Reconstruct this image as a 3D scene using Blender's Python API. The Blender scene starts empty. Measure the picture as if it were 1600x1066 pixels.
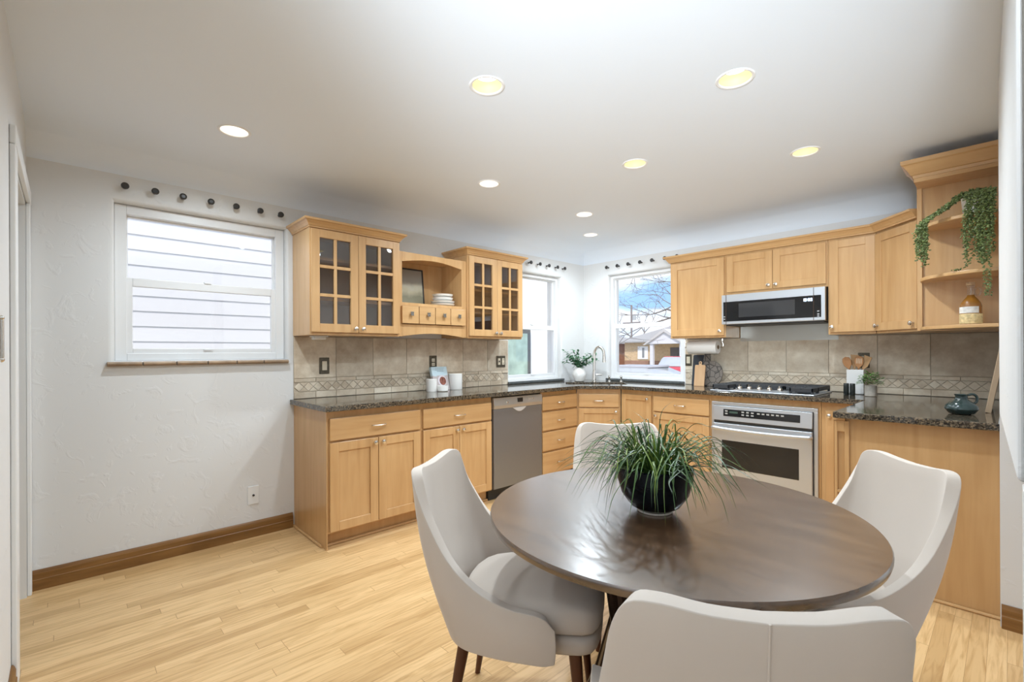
import bpy, bmesh, math, random
from mathutils import Vector, Matrix
from mathutils.geometry import tessellate_polygon
random.seed(7)
PI = math.pi
SC = bpy.context.scene
COL = SC.collection

# ------------------------------------------------------------------ camera
YAW, ROLL = 0.814, -0.0043
cam_d = bpy.data.cameras.new('camera'); cam = bpy.data.objects.new('camera', cam_d); COL.objects.link(cam)
Fv = Vector((-math.sin(YAW), math.cos(YAW), 0)); R0 = Vector((math.cos(YAW), math.sin(YAW), 0)); U0 = Vector((0, 0, 1))
Rv = R0*math.cos(ROLL) + U0*math.sin(ROLL); Uv = U0*math.cos(ROLL) - R0*math.sin(ROLL)
M = Matrix((Rv, Uv, -Fv)).transposed().to_4x4(); M.translation = Vector((3.5479, -4.5463, 1.25))
cam.matrix_world = M
cam_d.sensor_width = 36; cam_d.lens = 36*736.05/1600; cam_d.shift_y = (549.93-533)/1600; cam_d.clip_start = 0.02; cam_d.clip_end = 300
SC.camera = cam

# ------------------------------------------------------------------ colour management, sky, large lights
SC.view_settings.view_transform = 'Standard'; SC.view_settings.look = 'None'; SC.view_settings.gamma = 1
SC.view_settings.use_curve_mapping = False
SC.view_settings.exposure = 0.68
W = bpy.data.worlds.new('sky'); SC.world = W; W.use_nodes = True
nt = W.node_tree; nt.nodes.clear()
def N(nt, t, **kw):
    n = nt.nodes.new(t)
    for k, v in kw.items(): setattr(n, k, v)
    return n
tc = N(nt, 'ShaderNodeTexCoord'); mp = N(nt, 'ShaderNodeMapping'); mp.inputs['Scale'].default_value = (2.2, 2.2, 9)
nz = N(nt, 'ShaderNodeTexNoise'); nz.inputs['Scale'].default_value = 1.6; nz.inputs['Detail'].default_value = 6
cr = N(nt, 'ShaderNodeValToRGB'); cr.color_ramp.elements[0].position = .40; cr.color_ramp.elements[1].position = .56
cr.color_ramp.elements[0].color = (.29, .50, .83, 1); cr.color_ramp.elements[1].color = (.92, .95, 1, 1)
bg = N(nt, 'ShaderNodeBackground'); bg.inputs['Strength'].default_value = 1.0
ow = N(nt, 'ShaderNodeOutputWorld')
nt.links.new(tc.outputs['Generated'], mp.inputs['Vector']); nt.links.new(mp.outputs['Vector'], nz.inputs['Vector'])
nt.links.new(nz.outputs['Fac'], cr.inputs['Fac']); nt.links.new(cr.outputs['Color'], bg.inputs['Color']); nt.links.new(bg.outputs['Background'], ow.inputs['Surface'])

def light(name, typ, loc, rot, energy, color=(1, 1, 1), size=None, parent=None, **kw):
    d = bpy.data.lights.new(name, typ); d.energy = energy; d.color = color
    if typ == 'AREA' and size: d.shape = 'RECTANGLE'; d.size, d.size_y = size
    for k, v in kw.items(): setattr(d, k, v)
    o = bpy.data.objects.new(name, d); COL.objects.link(o); o.location = loc; o.rotation_euler = rot
    if parent: o.parent = parent
    return o
sun = light('sun', 'SUN', (0, 0, 10), (math.radians(38), 0, math.radians(35)), 2.4, (1, .95, .88), angle=math.radians(3))
# the adjoining room behind the camera: unseen fill lights added to brighten the kitchen
light('rear_fill', 'AREA', (4.0, -6.2, 2.40), (0, 0, 0), 6, (.85, .93, 1), (2.4, 2.0))  # added overhead fill, not a known fixture
light('bounce_fill', 'AREA', (3.7, -6.4, 1.10), (math.radians(172), 0, 0), 40, (.80, .91, 1), (2.4, 1.8))  # added upward fill, bounced off the ceiling behind the camera
light('ceiling_fill', 'SPOT', (3.9, -5.6, 1.5), (math.radians(90+15), 0, math.radians(27)), 520, (.82, .92, 1), spot_size=math.radians(50), spot_blend=1.0, shadow_soft_size=.3)  # added spot that lifts the far ceiling and upper cabinets
CAN_W = 36.0

# ------------------------------------------------------------------ materials
MATS = {}
def newmat(name):
    m = bpy.data.materials.new(name); m.use_nodes = True
    return m, m.node_tree, m.node_tree.nodes['Principled BSDF']
def mat(name, col, rough=.5, metal=0, spec=.5, coat=0, emit=None, estr=1, bump=0, bscale=200, var=0, vscale=8, sheen=0, bdist=.002):
    if name in MATS: return MATS[name]
    m, t, p = newmat(name)
    p.inputs['Base Color'].default_value = (*col, 1); p.inputs['Roughness'].default_value = rough
    p.inputs['Metallic'].default_value = metal; p.inputs['Specular IOR Level'].default_value = spec
    p.inputs['Coat Weight'].default_value = coat
    if sheen: p.inputs['Sheen Weight'].default_value = sheen
    if emit: p.inputs['Emission Color'].default_value = (*emit, 1); p.inputs['Emission Strength'].default_value = estr
    if bump or var:
        c = N(t, 'ShaderNodeTexCoord')
    if bump:
        n = N(t, 'ShaderNodeTexNoise'); n.inputs['Scale'].default_value = bscale; n.inputs['Detail'].default_value = 4
        b = N(t, 'ShaderNodeBump'); b.inputs['Strength'].default_value = bump; b.inputs['Distance'].default_value = bdist
        t.links.new(c.outputs['Object'], n.inputs['Vector']); t.links.new(n.outputs['Fac'], b.inputs['Height']); t.links.new(b.outputs['Normal'], p.inputs['Normal'])
    if var:
        n = N(t, 'ShaderNodeTexNoise'); n.inputs['Scale'].default_value = vscale; n.inputs['Detail'].default_value = 5
        r = N(t, 'ShaderNodeValToRGB'); r.color_ramp.elements[0].position = .3; r.color_ramp.elements[1].position = .7
        r.color_ramp.elements[0].color = (*[v*(1-var) for v in col], 1); r.color_ramp.elements[1].color = (*[min(1, v*(1+var)) for v in col], 1)
        t.links.new(c.outputs['Object'], n.inputs['Vector']); t.links.new(n.outputs['Fac'], r.inputs['Fac']); t.links.new(r.outputs['Color'], p.inputs['Base Color'])
    MATS[name] = m
    return m
def wood(name, c1, c2, axis='Z', rough=.38, scale=1.0, spec=.4, coat=0, bump=.0):
    if name in MATS: return MATS[name]
    m, t, p = newmat(name)
    c = N(t, 'ShaderNodeTexCoord'); mp = N(t, 'ShaderNodeMapping')
    s = {'X': (1.1, 14, 14), 'Y': (14, 1.1, 14), 'Z': (14, 14, 1.1)}[axis]
    mp.inputs['Scale'].default_value = [v*scale for v in s]
    n = N(t, 'ShaderNodeTexNoise'); n.inputs['Scale'].default_value = 1.6; n.inputs['Detail'].default_value = 7; n.inputs['Distortion'].default_value = .6
    r = N(t, 'ShaderNodeValToRGB'); r.color_ramp.elements[0].position = .28; r.color_ramp.elements[1].position = .72
    r.color_ramp.elements[0].color = (*c1, 1); r.color_ramp.elements[1].color = (*c2, 1)
    n2 = N(t, 'ShaderNodeTexNoise'); n2.inputs['Scale'].default_value = 2.2; n2.inputs['Detail'].default_value = 3
    oi = N(t, 'ShaderNodeObjectInfo'); av = N(t, 'ShaderNodeVectorMath', operation='ADD')
    mx = N(t, 'ShaderNodeMix', data_type='RGBA', blend_type='MULTIPLY'); mx.inputs['Factor'].default_value = .5
    r2 = N(t, 'ShaderNodeValToRGB'); r2.color_ramp.elements[0].position = .35; r2.color_ramp.elements[1].position = .65
    r2.color_ramp.elements[0].color = (.86, .80, .74, 1); r2.color_ramp.elements[1].color = (1, 1, 1, 1)
    t.links.new(c.outputs['Object'], av.inputs[0]); t.links.new(oi.outputs['Random'], av.inputs[1])
    t.links.new(av.outputs['Vector'], mp.inputs['Vector']); t.links.new(mp.outputs['Vector'], n.inputs['Vector']); t.links.new(n.outputs['Fac'], r.inputs['Fac'])
    t.links.new(av.outputs['Vector'], n2.inputs['Vector']); t.links.new(n2.outputs['Fac'], r2.inputs['Fac'])
    t.links.new(r.outputs['Color'], mx.inputs['A']); t.links.new(r2.outputs['Color'], mx.inputs['B']); t.links.new(mx.outputs['Result'], p.inputs['Base Color'])
    p.inputs['Roughness'].default_value = rough; p.inputs['Specular IOR Level'].default_value = spec; p.inputs['Coat Weight'].default_value = coat
    p.inputs['Coat Roughness'].default_value = .2
    MATS[name] = m
    return m
MAPLE = wood('maple_upright', (.555, .325, .138), (.655, .41, .195), 'Z', .33, coat=.25)
MAPLE_H = wood('maple_lengthwise', (.555, .325, .138), (.655, .41, .195), 'X', .33, coat=.25)
DARKGAP = mat('shadow_gap', (.06, .03, .015), .8)
STEEL = mat('brushed_steel', (.60, .63, .67), .36, .78)
STEEL_D = mat('dishwasher_steel', (.27, .28, .30), .40, .75)
CHROME = mat('satin_nickel', (.72, .69, .64), .22, 1)
PEWTER = mat('pewter', (.34, .33, .31), .38, .9)
BLACK = mat('black_gloss', (.012, .012, .013), .12)
BLACKM = mat('black_matte', (.028, .028, .030), .5)
IRON = mat('cast_iron', (.040, .042, .046), .55, .2)
WHITE = mat('white_gloss', (.82, .81, .79), .3)
VINYL = mat('white_vinyl', (.80, .80, .80), .35)
TRIMW = mat('white_trim_paint', (.82, .82, .81), .35)
CERAM = mat('white_ceramic', (.85, .83, .79), .35)
DOORSTAIN = wood('dark_oak_stain', (.16, .070, .018), (.30, .15, .045), 'Y', .35, 1.3)
DOORSTAIN_X = wood('dark_oak_stain_across', (.16, .070, .018), (.30, .15, .045), 'X', .35, 1.3)
WALNUT = wood('walnut_leg', (.085, .030, .014), (.14, .052, .024), 'Z', .4)
FABRIC = mat('cream_fabric', (.62, .54, .468), .9, bump=.12, bscale=900, spec=.15, sheen=.25, var=.03, vscale=3, bdist=.0008)

def wallmat():
    m, t, p = newmat('painted_plaster')
    p.inputs['Base Color'].default_value = (.74, .735, .725, 1); p.inputs['Roughness'].default_value = .6; p.inputs['Specular IOR Level'].default_value = .3
    c = N(t, 'ShaderNodeTexCoord')
    n = N(t, 'ShaderNodeTexNoise'); n.inputs['Scale'].default_value = 9; n.inputs['Detail'].default_value = 6; n.inputs['Distortion'].default_value = 1.5
    r = N(t, 'ShaderNodeValToRGB'); r.color_ramp.elements[0].position = .56; r.color_ramp.elements[1].position = .72
    b = N(t, 'ShaderNodeBump'); b.inputs['Strength'].default_value = .25; b.inputs['Distance'].default_value = .006
    t.links.new(c.outputs['Object'], n.inputs['Vector']); t.links.new(n.outputs['Fac'], r.inputs['Fac']); t.links.new(r.outputs['Color'], b.inputs['Height']); t.links.new(b.outputs['Normal'], p.inputs['Normal'])
    return m
PLASTER = wallmat()
CEILM = mat('ceiling_paint', (.805, .855, .92), .7, spec=.2)

def floormat():
    m, t, p = newmat('oak_strip_floor')
    c = N(t, 'ShaderNodeTexCoord'); sp = N(t, 'ShaderNodeSeparateXYZ'); t.links.new(c.outputs['Object'], sp.inputs[0])
    def mth(op, a_, b_=None, c_=None):
        n_ = N(t, 'ShaderNodeMath', operation=op)
        for i, v in enumerate((a_, b_, c_)):
            if v is None: continue
            if isinstance(v, (int, float)): n_.inputs[i].default_value = v
            else: t.links.new(v, n_.inputs[i])
        return n_.outputs[0]
    u = mth('DIVIDE', sp.outputs['X'], .057); row = mth('FLOOR', u); fu = mth('FRACT', u)
    wn = N(t, 'ShaderNodeTexWhiteNoise', noise_dimensions='1D'); t.links.new(row, wn.inputs['W'])
    v = mth('MULTIPLY_ADD', wn.outputs['Value'], 5.3, mth('DIVIDE', sp.outputs['Y'], .92)); colm = mth('FLOOR', v); fv = mth('FRACT', v)
    cb = N(t, 'ShaderNodeCombineXYZ'); t.links.new(row, cb.inputs[0]); t.links.new(colm, cb.inputs[1])
    w2 = N(t, 'ShaderNodeTexWhiteNoise', noise_dimensions='2D'); t.links.new(cb.outputs[0], w2.inputs['Vector'])
    mp = N(t, 'ShaderNodeMapping'); mp.inputs['Scale'].default_value = (22, 1.5, 1); t.links.new(c.outputs['Object'], mp.inputs['Vector'])
    sc = N(t, 'ShaderNodeVectorMath', operation='SCALE'); sc.inputs['Scale'].default_value = 40; t.links.new(w2.outputs['Color'], sc.inputs[0])
    ad = N(t, 'ShaderNodeVectorMath', operation='ADD'); t.links.new(mp.outputs[0], ad.inputs[0]); t.links.new(sc.outputs[0], ad.inputs[1])
    n = N(t, 'ShaderNodeTexNoise'); n.inputs['Scale'].default_value = 1.5; n.inputs['Detail'].default_value = 6; n.inputs['Distortion'].default_value = 2.2; t.links.new(ad.outputs[0], n.inputs['Vector'])
    r = N(t, 'ShaderNodeValToRGB'); e = r.color_ramp.elements; e[0].position = .28; e[0].color = (.55, .33, .14, 1); e[1].position = .56; e[1].color = (.745, .495, .245, 1)
    t.links.new(n.outputs['Fac'], r.inputs['Fac'])
    r2 = N(t, 'ShaderNodeValToRGB'); e = r2.color_ramp.elements; e[0].color = (.74, .68, .60, 1); e[1].color = (1.0, 1.0, 1.0, 1); e2 = e.new(.35); e2.color = (.93, .91, .88, 1)
    t.links.new(w2.outputs['Value'], r2.inputs['Fac'])
    mx = N(t, 'ShaderNodeMix', data_type='RGBA', blend_type='MULTIPLY'); mx.inputs['Factor'].default_value = .85
    t.links.new(r.outputs['Color'], mx.inputs['A']); t.links.new(r2.outputs['Color'], mx.inputs['B'])
    ed = mth('MAXIMUM', mth('LESS_THAN', fu, .022), mth('LESS_THAN', fv, .0022))
    m2 = N(t, 'ShaderNodeMix', data_type='RGBA'); m2.inputs['B'].default_value = (.36, .20, .08, 1)
    t.links.new(ed, m2.inputs['Factor']); t.links.new(mx.outputs['Result'], m2.inputs['A']); t.links.new(m2.outputs['Result'], p.inputs['Base Color'])
    p.inputs['Roughness'].default_value = .34; p.inputs['Specular IOR Level'].default_value = .4
    return m
FLOORM = floormat()

def granite():
    m, t, p = newmat('speckled_granite')
    c = N(t, 'ShaderNodeTexCoord')
    v = N(t, 'ShaderNodeTexVoronoi'); v.inputs['Scale'].default_value = 170
    n = N(t, 'ShaderNodeTexNoise'); n.inputs['Scale'].default_value = 95; n.inputs['Detail'].default_value = 5
    sp = N(t, 'ShaderNodeSeparateColor')
    t.links.new(c.outputs['Object'], v.inputs['Vector']); t.links.new(c.outputs['Object'], n.inputs['Vector']); t.links.new(v.outputs['Color'], sp.inputs[0])
    a = N(t, 'ShaderNodeMath', operation='ADD'); t.links.new(sp.outputs[0], a.inputs[0]); t.links.new(n.outputs['Fac'], a.inputs[1])
    h = N(t, 'ShaderNodeMath', operation='MULTIPLY'); h.inputs[1].default_value = .5; t.links.new(a.outputs[0], h.inputs[0])
    r = N(t, 'ShaderNodeValToRGB'); e = r.color_ramp.elements; e[0].position = .25; e[0].color = (.012, .010, .008, 1); e[1].position = .82; e[1].color = (.26, .19, .12, 1)
    q = e.new(.45); q.color = (.045, .036, .026, 1); q = e.new(.62); q.color = (.12, .095, .065, 1)
    t.links.new(h.outputs[0], r.inputs['Fac']); t.links.new(r.outputs['Color'], p.inputs['Base Color'])
    p.inputs['Roughness'].default_value = .08; p.inputs['Specular IOR Level'].default_value = .6
    return m
GRANITE = granite()

def travertine():
    m, t, p = newmat('travertine_tile')
    c = N(t, 'ShaderNodeTexCoord'); g = N(t, 'ShaderNodeNewGeometry')
    sc = N(t, 'ShaderNodeVectorMath', operation='SCALE'); sc.inputs['Scale'].default_value = 3
    cb = N(t, 'ShaderNodeCombineXYZ'); t.links.new(g.outputs['Random Per Island'], cb.inputs[0]); t.links.new(g.outputs['Random Per Island'], cb.inputs[1]); t.links.new(cb.outputs[0], sc.inputs[0])
    ad = N(t, 'ShaderNodeVectorMath', operation='ADD'); t.links.new(c.outputs['Object'], ad.inputs[0]); t.links.new(sc.outputs[0], ad.inputs[1])
    n = N(t, 'ShaderNodeTexNoise'); n.inputs['Scale'].default_value = 8; n.inputs['Detail'].default_value = 8; n.inputs['Roughness'].default_value = .65
    t.links.new(ad.outputs[0], n.inputs['Vector'])
    r = N(t, 'ShaderNodeValToRGB'); e = r.color_ramp.elements; e[0].position = .3; e[0].color = (.52, .405, .285, 1); e[1].position = .7; e[1].color = (.80, .71, .57, 1)
    t.links.new(n.outputs['Fac'], r.inputs['Fac'])
    hv = N(t, 'ShaderNodeHueSaturation'); mr = N(t, 'ShaderNodeMapRange'); mr.inputs['To Min'].default_value = .86; mr.inputs['To Max'].default_value = 1.1
    t.links.new(g.outputs['Random Per Island'], mr.inputs['Value']); t.links.new(mr.outputs[0], hv.inputs['Value']); t.links.new(r.outputs['Color'], hv.inputs['Color']); t.links.new(hv.outputs[0], p.inputs['Base Color'])
    p.inputs['Roughness'].default_value = .45; p.inputs['Specular IOR Level'].default_value = .35
    return m
TRAV = travertine()
GROUT = mat('tile_grout', (.50, .42, .33), .8)

def glass(name, tint=(1, 1, 1), ior=1.45, extra=0.0, rough=0.0):
    if name in MATS: return MATS[name]
    m = bpy.data.materials.new(name); m.use_nodes = True; t = m.node_tree; t.nodes.clear()
    o = N(t, 'ShaderNodeOutputMaterial'); mx = N(t, 'ShaderNodeMixShader'); tr = N(t, 'ShaderNodeBsdfTransparent'); gl = N(t, 'ShaderNodeBsdfGlossy')
    tr.inputs['Color'].default_value = (*tint, 1); gl.inputs['Roughness'].default_value = rough
    # Schlick reflectance, the same on both faces of the thin pane
    lw = N(t, 'ShaderNodeLayerWeight'); lw.inputs['Blend'].default_value = .5
    pw = N(t, 'ShaderNodeMath', operation='POWER'); pw.inputs[1].default_value = 5; t.links.new(lw.outputs['Facing'], pw.inputs[0])
    f0 = ((ior-1)/(ior+1))**2+extra
    a = N(t, 'ShaderNodeMath', operation='MULTIPLY_ADD'); a.inputs[1].default_value = 1-f0; a.inputs[2].default_value = f0; a.use_clamp = True
    t.links.new(pw.outputs[0], a.inputs[0]); t.links.new(a.outputs[0], mx.inputs[0])
    t.links.new(tr.outputs[0], mx.inputs[1]); t.links.new(gl.outputs[0], mx.inputs[2]); t.links.new(mx.outputs[0], o.inputs['Surface'])
    MATS[name] = m
    return m
WGLASS = glass('window_glass')
CGLASS = glass('cabinet_glass', (.80, .77, .74), 1.5, .06)

# ------------------------------------------------------------------ mesh helpers
class MB:
    def __init__(self): self.bm = bmesh.new()
    def poly(self, pts):
        vs = [self.bm.verts.new(p) for p in pts]
        try: return self.bm.faces.new(vs)
        except ValueError: return None
    def box(self, x0, x1, y0, y1, z0, z1, M=None):
        x0, x1 = min(x0, x1), max(x0, x1); y0, y1 = min(y0, y1), max(y0, y1); z0, z1 = min(z0, z1), max(z0, z1)
        c = [Vector((x, y, z)) for z in (z0, z1) for y in (y0, y1) for x in (x0, x1)]
        if M: c = [M @ v for v in c]
        v = [self.bm.verts.new(p) for p in c]
        for f in ((0, 2, 3, 1), (4, 5, 7, 6), (0, 1, 5, 4), (2, 6, 7, 3), (0, 4, 6, 2), (1, 3, 7, 5)): self.bm.faces.new([v[i] for i in f])
        return self
    def loft(self, rings, closed=True, caps=True, smooth=None):
        R = [[self.bm.verts.new(p) for p in r] for r in rings]
        n = len(R[0]); fs = []
        for a, b in zip(R, R[1:]):
            for i in range(n if closed else n-1):
                j = (i+1) % n
                try: fs.append(self.bm.faces.new((a[i], a[j], b[j], b[i])))
                except ValueError: pass
        if caps and closed:
            for r in (list(reversed(R[0])), R[-1]):
                try: self.bm.faces.new(r)
                except ValueError: pass
        return self
    def prism(self, pts, z0, z1, M=None):
        r = [[Vector((p[0], p[1], z)) for p in pts] for z in (z0, z1)]
        if M: r = [[M @ v for v in q] for q in r]
        return self.loft(r)
    def prism_xz(self, pts, y0, y1):
        return self.loft([[Vector((p[0], y, p[1])) for p in pts] for y in (y1, y0)])
    def lathe(self, prof, n=24, c=(0, 0, 0), caps=True, M=None):
        rings = []
        for r, z in prof:
            q = [Vector((c[0]+r*math.cos(2*PI*i/n), c[1]+r*math.sin(2*PI*i/n), c[2]+z)) for i in range(n)]
            if M: q = [M @ v for v in q]
            rings.append(q)
        return self.loft(rings, True, caps)
    def tube(self, pts, rad, n=8, flat=1.0, caps=True):
        pts = [Vector(p) for p in pts]; L = len(pts)
        if not isinstance(rad, (list, tuple)): rad = [rad]*L
        rings = []; up = None
        for i, p in enumerate(pts):
            d = (pts[min(i+1, L-1)]-pts[max(i-1, 0)])
            if d.length < 1e-9: d = Vector((0, 0, 1))
            d.normalize()
            if up is None:
                up = Vector((0, 0, 1)) if abs(d.z) < .9 else Vector((1, 0, 0))
            s = d.cross(up)
            if s.length < 1e-6: s = d.cross(Vector((0, 1, 0)))
            s.normalize(); up = s.cross(d).normalized()
            rings.append([p + s*(rad[i]*math.cos(2*PI*k/n)) + up*(rad[i]*flat*math.sin(2*PI*k/n)) for k in range(n)])
        return self.loft(rings, True, caps)
    def sphere(self, c, r, n=10, m=6, sz=1):
        prof = [(max(r*math.sin(PI*i/m), 1e-4), -r*sz*math.cos(PI*i/m)) for i in range(m+1)]
        return self.lathe(prof, n, c)
    def build(self, name, m, parent=None, bevel=0, seg=2, smooth=False, sub=0, loc=None, rot=None, angle=.7):
        me = bpy.data.meshes.new(name)
        bmesh.ops.recalc_face_normals(self.bm, faces=self.bm.faces[:])
        if smooth:
            for f in self.bm.faces: f.smooth = True
            for e in self.bm.edges:
                if len(e.link_faces) == 2 and e.calc_face_angle(0) > angle: e.smooth = False
        self.bm.to_mesh(me); self.bm.free()
        o = bpy.data.objects.new(name, me); COL.objects.link(o)
        for mm in (m if isinstance(m, (list, tuple)) else [m]): me.materials.append(mm)
        if parent: o.parent = parent
        if loc: o.location = loc
        if rot: o.rotation_euler = rot
        if bevel:
            b = o.modifiers.new('bevel', 'BEVEL'); b.width = bevel; b.segments = seg; b.limit_method = 'ANGLE'; b.angle_limit = math.radians(40)
        if sub:
            s = o.modifiers.new('sub', 'SUBSURF'); s.levels = sub; s.render_levels = sub
        return o
def thing(name, label, cat, loc=(0, 0, 0), rz=0, group=None, rot=None):
    o = bpy.data.objects.new(name, None); COL.objects.link(o); o.empty_display_size = .05
    o.location = loc; o.rotation_euler = rot if rot else (0, 0, rz)
    o['label'] = label; o['category'] = cat
    if group: o['group'] = group
    return o
def tag(o, label, cat, group=None):
    o['label'] = label; o['category'] = cat
    if group: o['group'] = group
    return o
def struct(o, label=None):
    o['kind'] = 'structure'
    if label: o['label'] = label
    return o
def sroot(name, loc=(0, 0, 0), rz=0):
    o = bpy.data.objects.new(name, None); COL.objects.link(o); o.location = loc; o.rotation_euler = (0, 0, rz); o['kind'] = 'structure'
    return o
def catmull(P, n=8):
    P = [Vector(p) for p in P]; out = []
    Q = [2*P[0]-P[1]] + P + [2*P[-1]-P[-2]]
    for i in range(1, len(Q)-2):
        a, b, c, d = Q[i-1:i+3]
        for k in range(n):
            t = k/n
            out.append(.5*((2*b) + (c-a)*t + (2*a-5*b+4*c-d)*t*t + (3*b-a-3*c+d)*t**3))
    out.append(P[-1]); return out
W1ROT = PI/2     # local frame of the long window wall: x runs to the corner, front looks into the room

# ------------------------------------------------------------------ the shell
ZC, ZCOVE, DC = 2.45, 2.288, .30
CANS = [(.668, -3.885), (1.931, -3.167), (2.717, -2.402), (2.70, -1.306), (1.90, -1.901), (.997, -2.356), (.99, -1.254), (.585, -.628)]
CR = .066
def build_wall(name, L0, L1, z0, z1, holes, T, loc, rz, r=.03):
    """wall on local plane y=0 (room on -y side), with rounded-return window holes"""
    b = MB()
    xs = sorted({L0, L1, *[v for h in holes for v in (h[0]-r, h[1]+r)]}); zs = sorted({z0, z1, *[v for h in holes for v in (h[2]-r, h[3]+r)]})
    def inh(x, z, g): return any(h[0]-g < x < h[1]+g and h[2]-g < z < h[3]+g for h in holes)
    for y, g, X, Zs in ((0, r, xs, zs), (T, 0, sorted({L0, L1, *[v for h in holes for v in h[:2]]}), sorted({z0, z1, *[v for h in holes for v in h[2:]]}))):
        for xa, xb in zip(X, X[1:]):
            for za, zb in zip(Zs, Zs[1:]):
                if not inh((xa+xb)/2, (za+zb)/2, g): b.poly([(xa, y, za), (xb, y, za), (xb, y, zb), (xa, y, zb)])
    for h in holes:
        rings = []
        for k in range(7):
            a = k/6*PI/2; e = r*(1-math.sin(a)); y = r*(1-math.cos(a))
            rings.append([(h[0]-e, y, h[2]-e), (h[1]+e, y, h[2]-e), (h[1]+e, y, h[3]+e), (h[0]-e, y, h[3]+e)])
        rings.append([(h[0], T, h[2]), (h[1], T, h[2]), (h[1], T, h[3]), (h[0], T, h[3])])
        b.loft([[Vector(p) for p in q] for q in rings], True, False)
    o = b.build(name, PLASTER, smooth=True, angle=.6, loc=loc, rot=(0, 0, rz))
    return struct(o)
WIN1 = (-4.345, -3.405, 1.205, 2.135)
WIN2 = (-1.245, -.412, .945, 2.10)
WIN3 = (.352, 1.262, .945, 2.125)
build_wall('wall_left', -4.82, .2, 0, ZCOVE, [WIN1, WIN2], .22, (0, 0, 0), W1ROT)
build_wall('wall_back', -.2, 3.9, 0, ZCOVE, [WIN3], .22, (0, 0, 0), 0)
# ceiling with coves and can holes
b = MB()
NK = 10
cv = [(DC*(1-math.cos(a)), ZCOVE+(ZC-ZCOVE)*math.sin(a)) for a in [k/NK*PI/2 for k in range(NK+1)]]
XR, YF = 6.2, -8.2
b.loft([[Vector((d, YF, z)), Vector((d, -d, z))] for d, z in cv], False, False)
b.loft([[Vector((d, -d, z)), Vector((XR, -d, z))] for d, z in cv], False, False)
outer = [Vector((DC, YF, ZC)), Vector((XR, YF, ZC)), Vector((XR, -DC, ZC)), Vector((DC, -DC, ZC))]
holes = [[Vector((x+CR*math.cos(2*PI*k/28), y+CR*math.sin(2*PI*k/28), ZC)) for k in range(28)] for x, y in CANS]
allp = outer + [p for h in holes for p in h]
vs = [b.bm.verts.new(p) for p in allp]
for t in tessellate_polygon([outer]+holes):
    try: b.bm.faces.new([vs[i] for i in t])
    except ValueError: pass
bmesh.ops.remove_doubles(b.bm, verts=b.bm.verts[:], dist=1e-5)
struct(b.build('ceiling', CEILM, smooth=True, angle=.5))
b = MB(); b.box(-.02, XR, YF, .02, -.12, 0); struct(b.build('floor', FLOORM))
# wall in the plane of the left doorway (seen edge on) and the rooms behind the camera
b = MB(); b.box(0, .07, -4.82, -4.70, 0, ZC); b.box(.90, 2.3, -4.82, -4.70, 0, ZC); b.box(.07, .90, -4.82, -4.70, 2.03, ZC)
struct(b.build('wall_front', PLASTER))
b = MB(); b.box(.0, .07, -6.4, -4.82, 0, ZC); b.box(.07, 2.3, -6.5, -6.4, 0, ZC); b.box(2.2, 2.3, -6.4, -4.82, 0, ZC)
struct(b.build('wall_hall', PLASTER))
b = MB(); b.box(2.2, XR, YF, YF+.1, 0, ZC); b.box(2.2, 2.3, YF, -6.5, 0, ZC); b.box(XR-.1, XR, YF, -3.0, 0, ZC)
struct(b.build('wall_far', PLASTER))
# right wall: slightly out of square; over the peninsula end it hangs on past the counter
RA = math.radians(-1.68)
rw = Matrix.Translation((3.512, -1.487, 0)) @ Matrix.Rotation(-RA, 4, 'Z')
b = MB(); b.box(0, .6, 0, 1.487, 0, ZC, Matrix.Translation((3.512, -1.487, 0))); struct(b.build('wall_right', PLASTER))
b = MB(); b.box(0, .55, -1.53, -.003, .955, ZC-.002, rw); struct(b.build('wall_overhang', [PLASTER], bevel=.012, seg=3))
b = MB(); b.box(.01, .55, -1.545, -1.532, .945, ZC-.002, rw); struct(b.build('trim_1', mat('shaded_wall_end', (.17, .155, .135), .85, bump=.2, bscale=600)))  # end face of the overhanging wall; its shade is put into the grey
b = MB(); b.box(3.565, 4.1, -3.04, -2.96, 0, .944); struct(b.build('trim_2', TRIMW, bevel=.003))
b = MB(); b.box(4.15, XR, -3.04, -2.94, 0, ZC); struct(b.build('wall_side', PLASTER))

# baseboards
def baseprof(h=.105, t=.016): return [(0, 0), (t, 0), (t, h*.52), (t*.8, h*.56), (t*.8, h*.82), (t*.55, h*.93), (.3*t, h), (0, h)]
b = MB(); pr = baseprof(); b.loft([[Vector((p[0]+.0005, y, p[1])) for p in pr] for y in (-4.683, -3.372)])
b.box(.0005, .012, -4.683, -3.372, 0, .01); struct(b.build('baseboard_left', DOORSTAIN))
b = MB(); b.loft([[Vector((x, -1.4885-p[0], p[1])) for p in pr] for x in (3.516, 3.95)]); struct(b.build('baseboard_right', DOORSTAIN_X))
b = MB(); b.loft([[Vector((x, -4.6995+p[0], p[1])) for p in pr] for x in (1.022, 2.3)]); struct(b.build('baseboard_front', DOORSTAIN_X))
# doorway casing at the far left
d1 = sroot('door_1')
b = MB(); b.box(.004, .07, -4.6995, -4.683, 0, 2.029); b.box(.90, 1.02, -4.6995, -4.683, 0, 2.029); b.box(.004, 1.02, -4.6995, -4.681, 2.03, 2.10)
b.build('casing', TRIMW, d1, bevel=.004)
b = MB(); b.box(.07, .085, -4.82, -4.70, 0, 2.03); b.box(.885, .90, -4.82, -4.70, 0, 2.03); b.box(.07, .90, -4.82, -4.70, 2.015, 2.03); b.box(.085, .097, -4.80, -4.765, 0, 2.015); b.build('jamb', TRIMW, d1)
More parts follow.
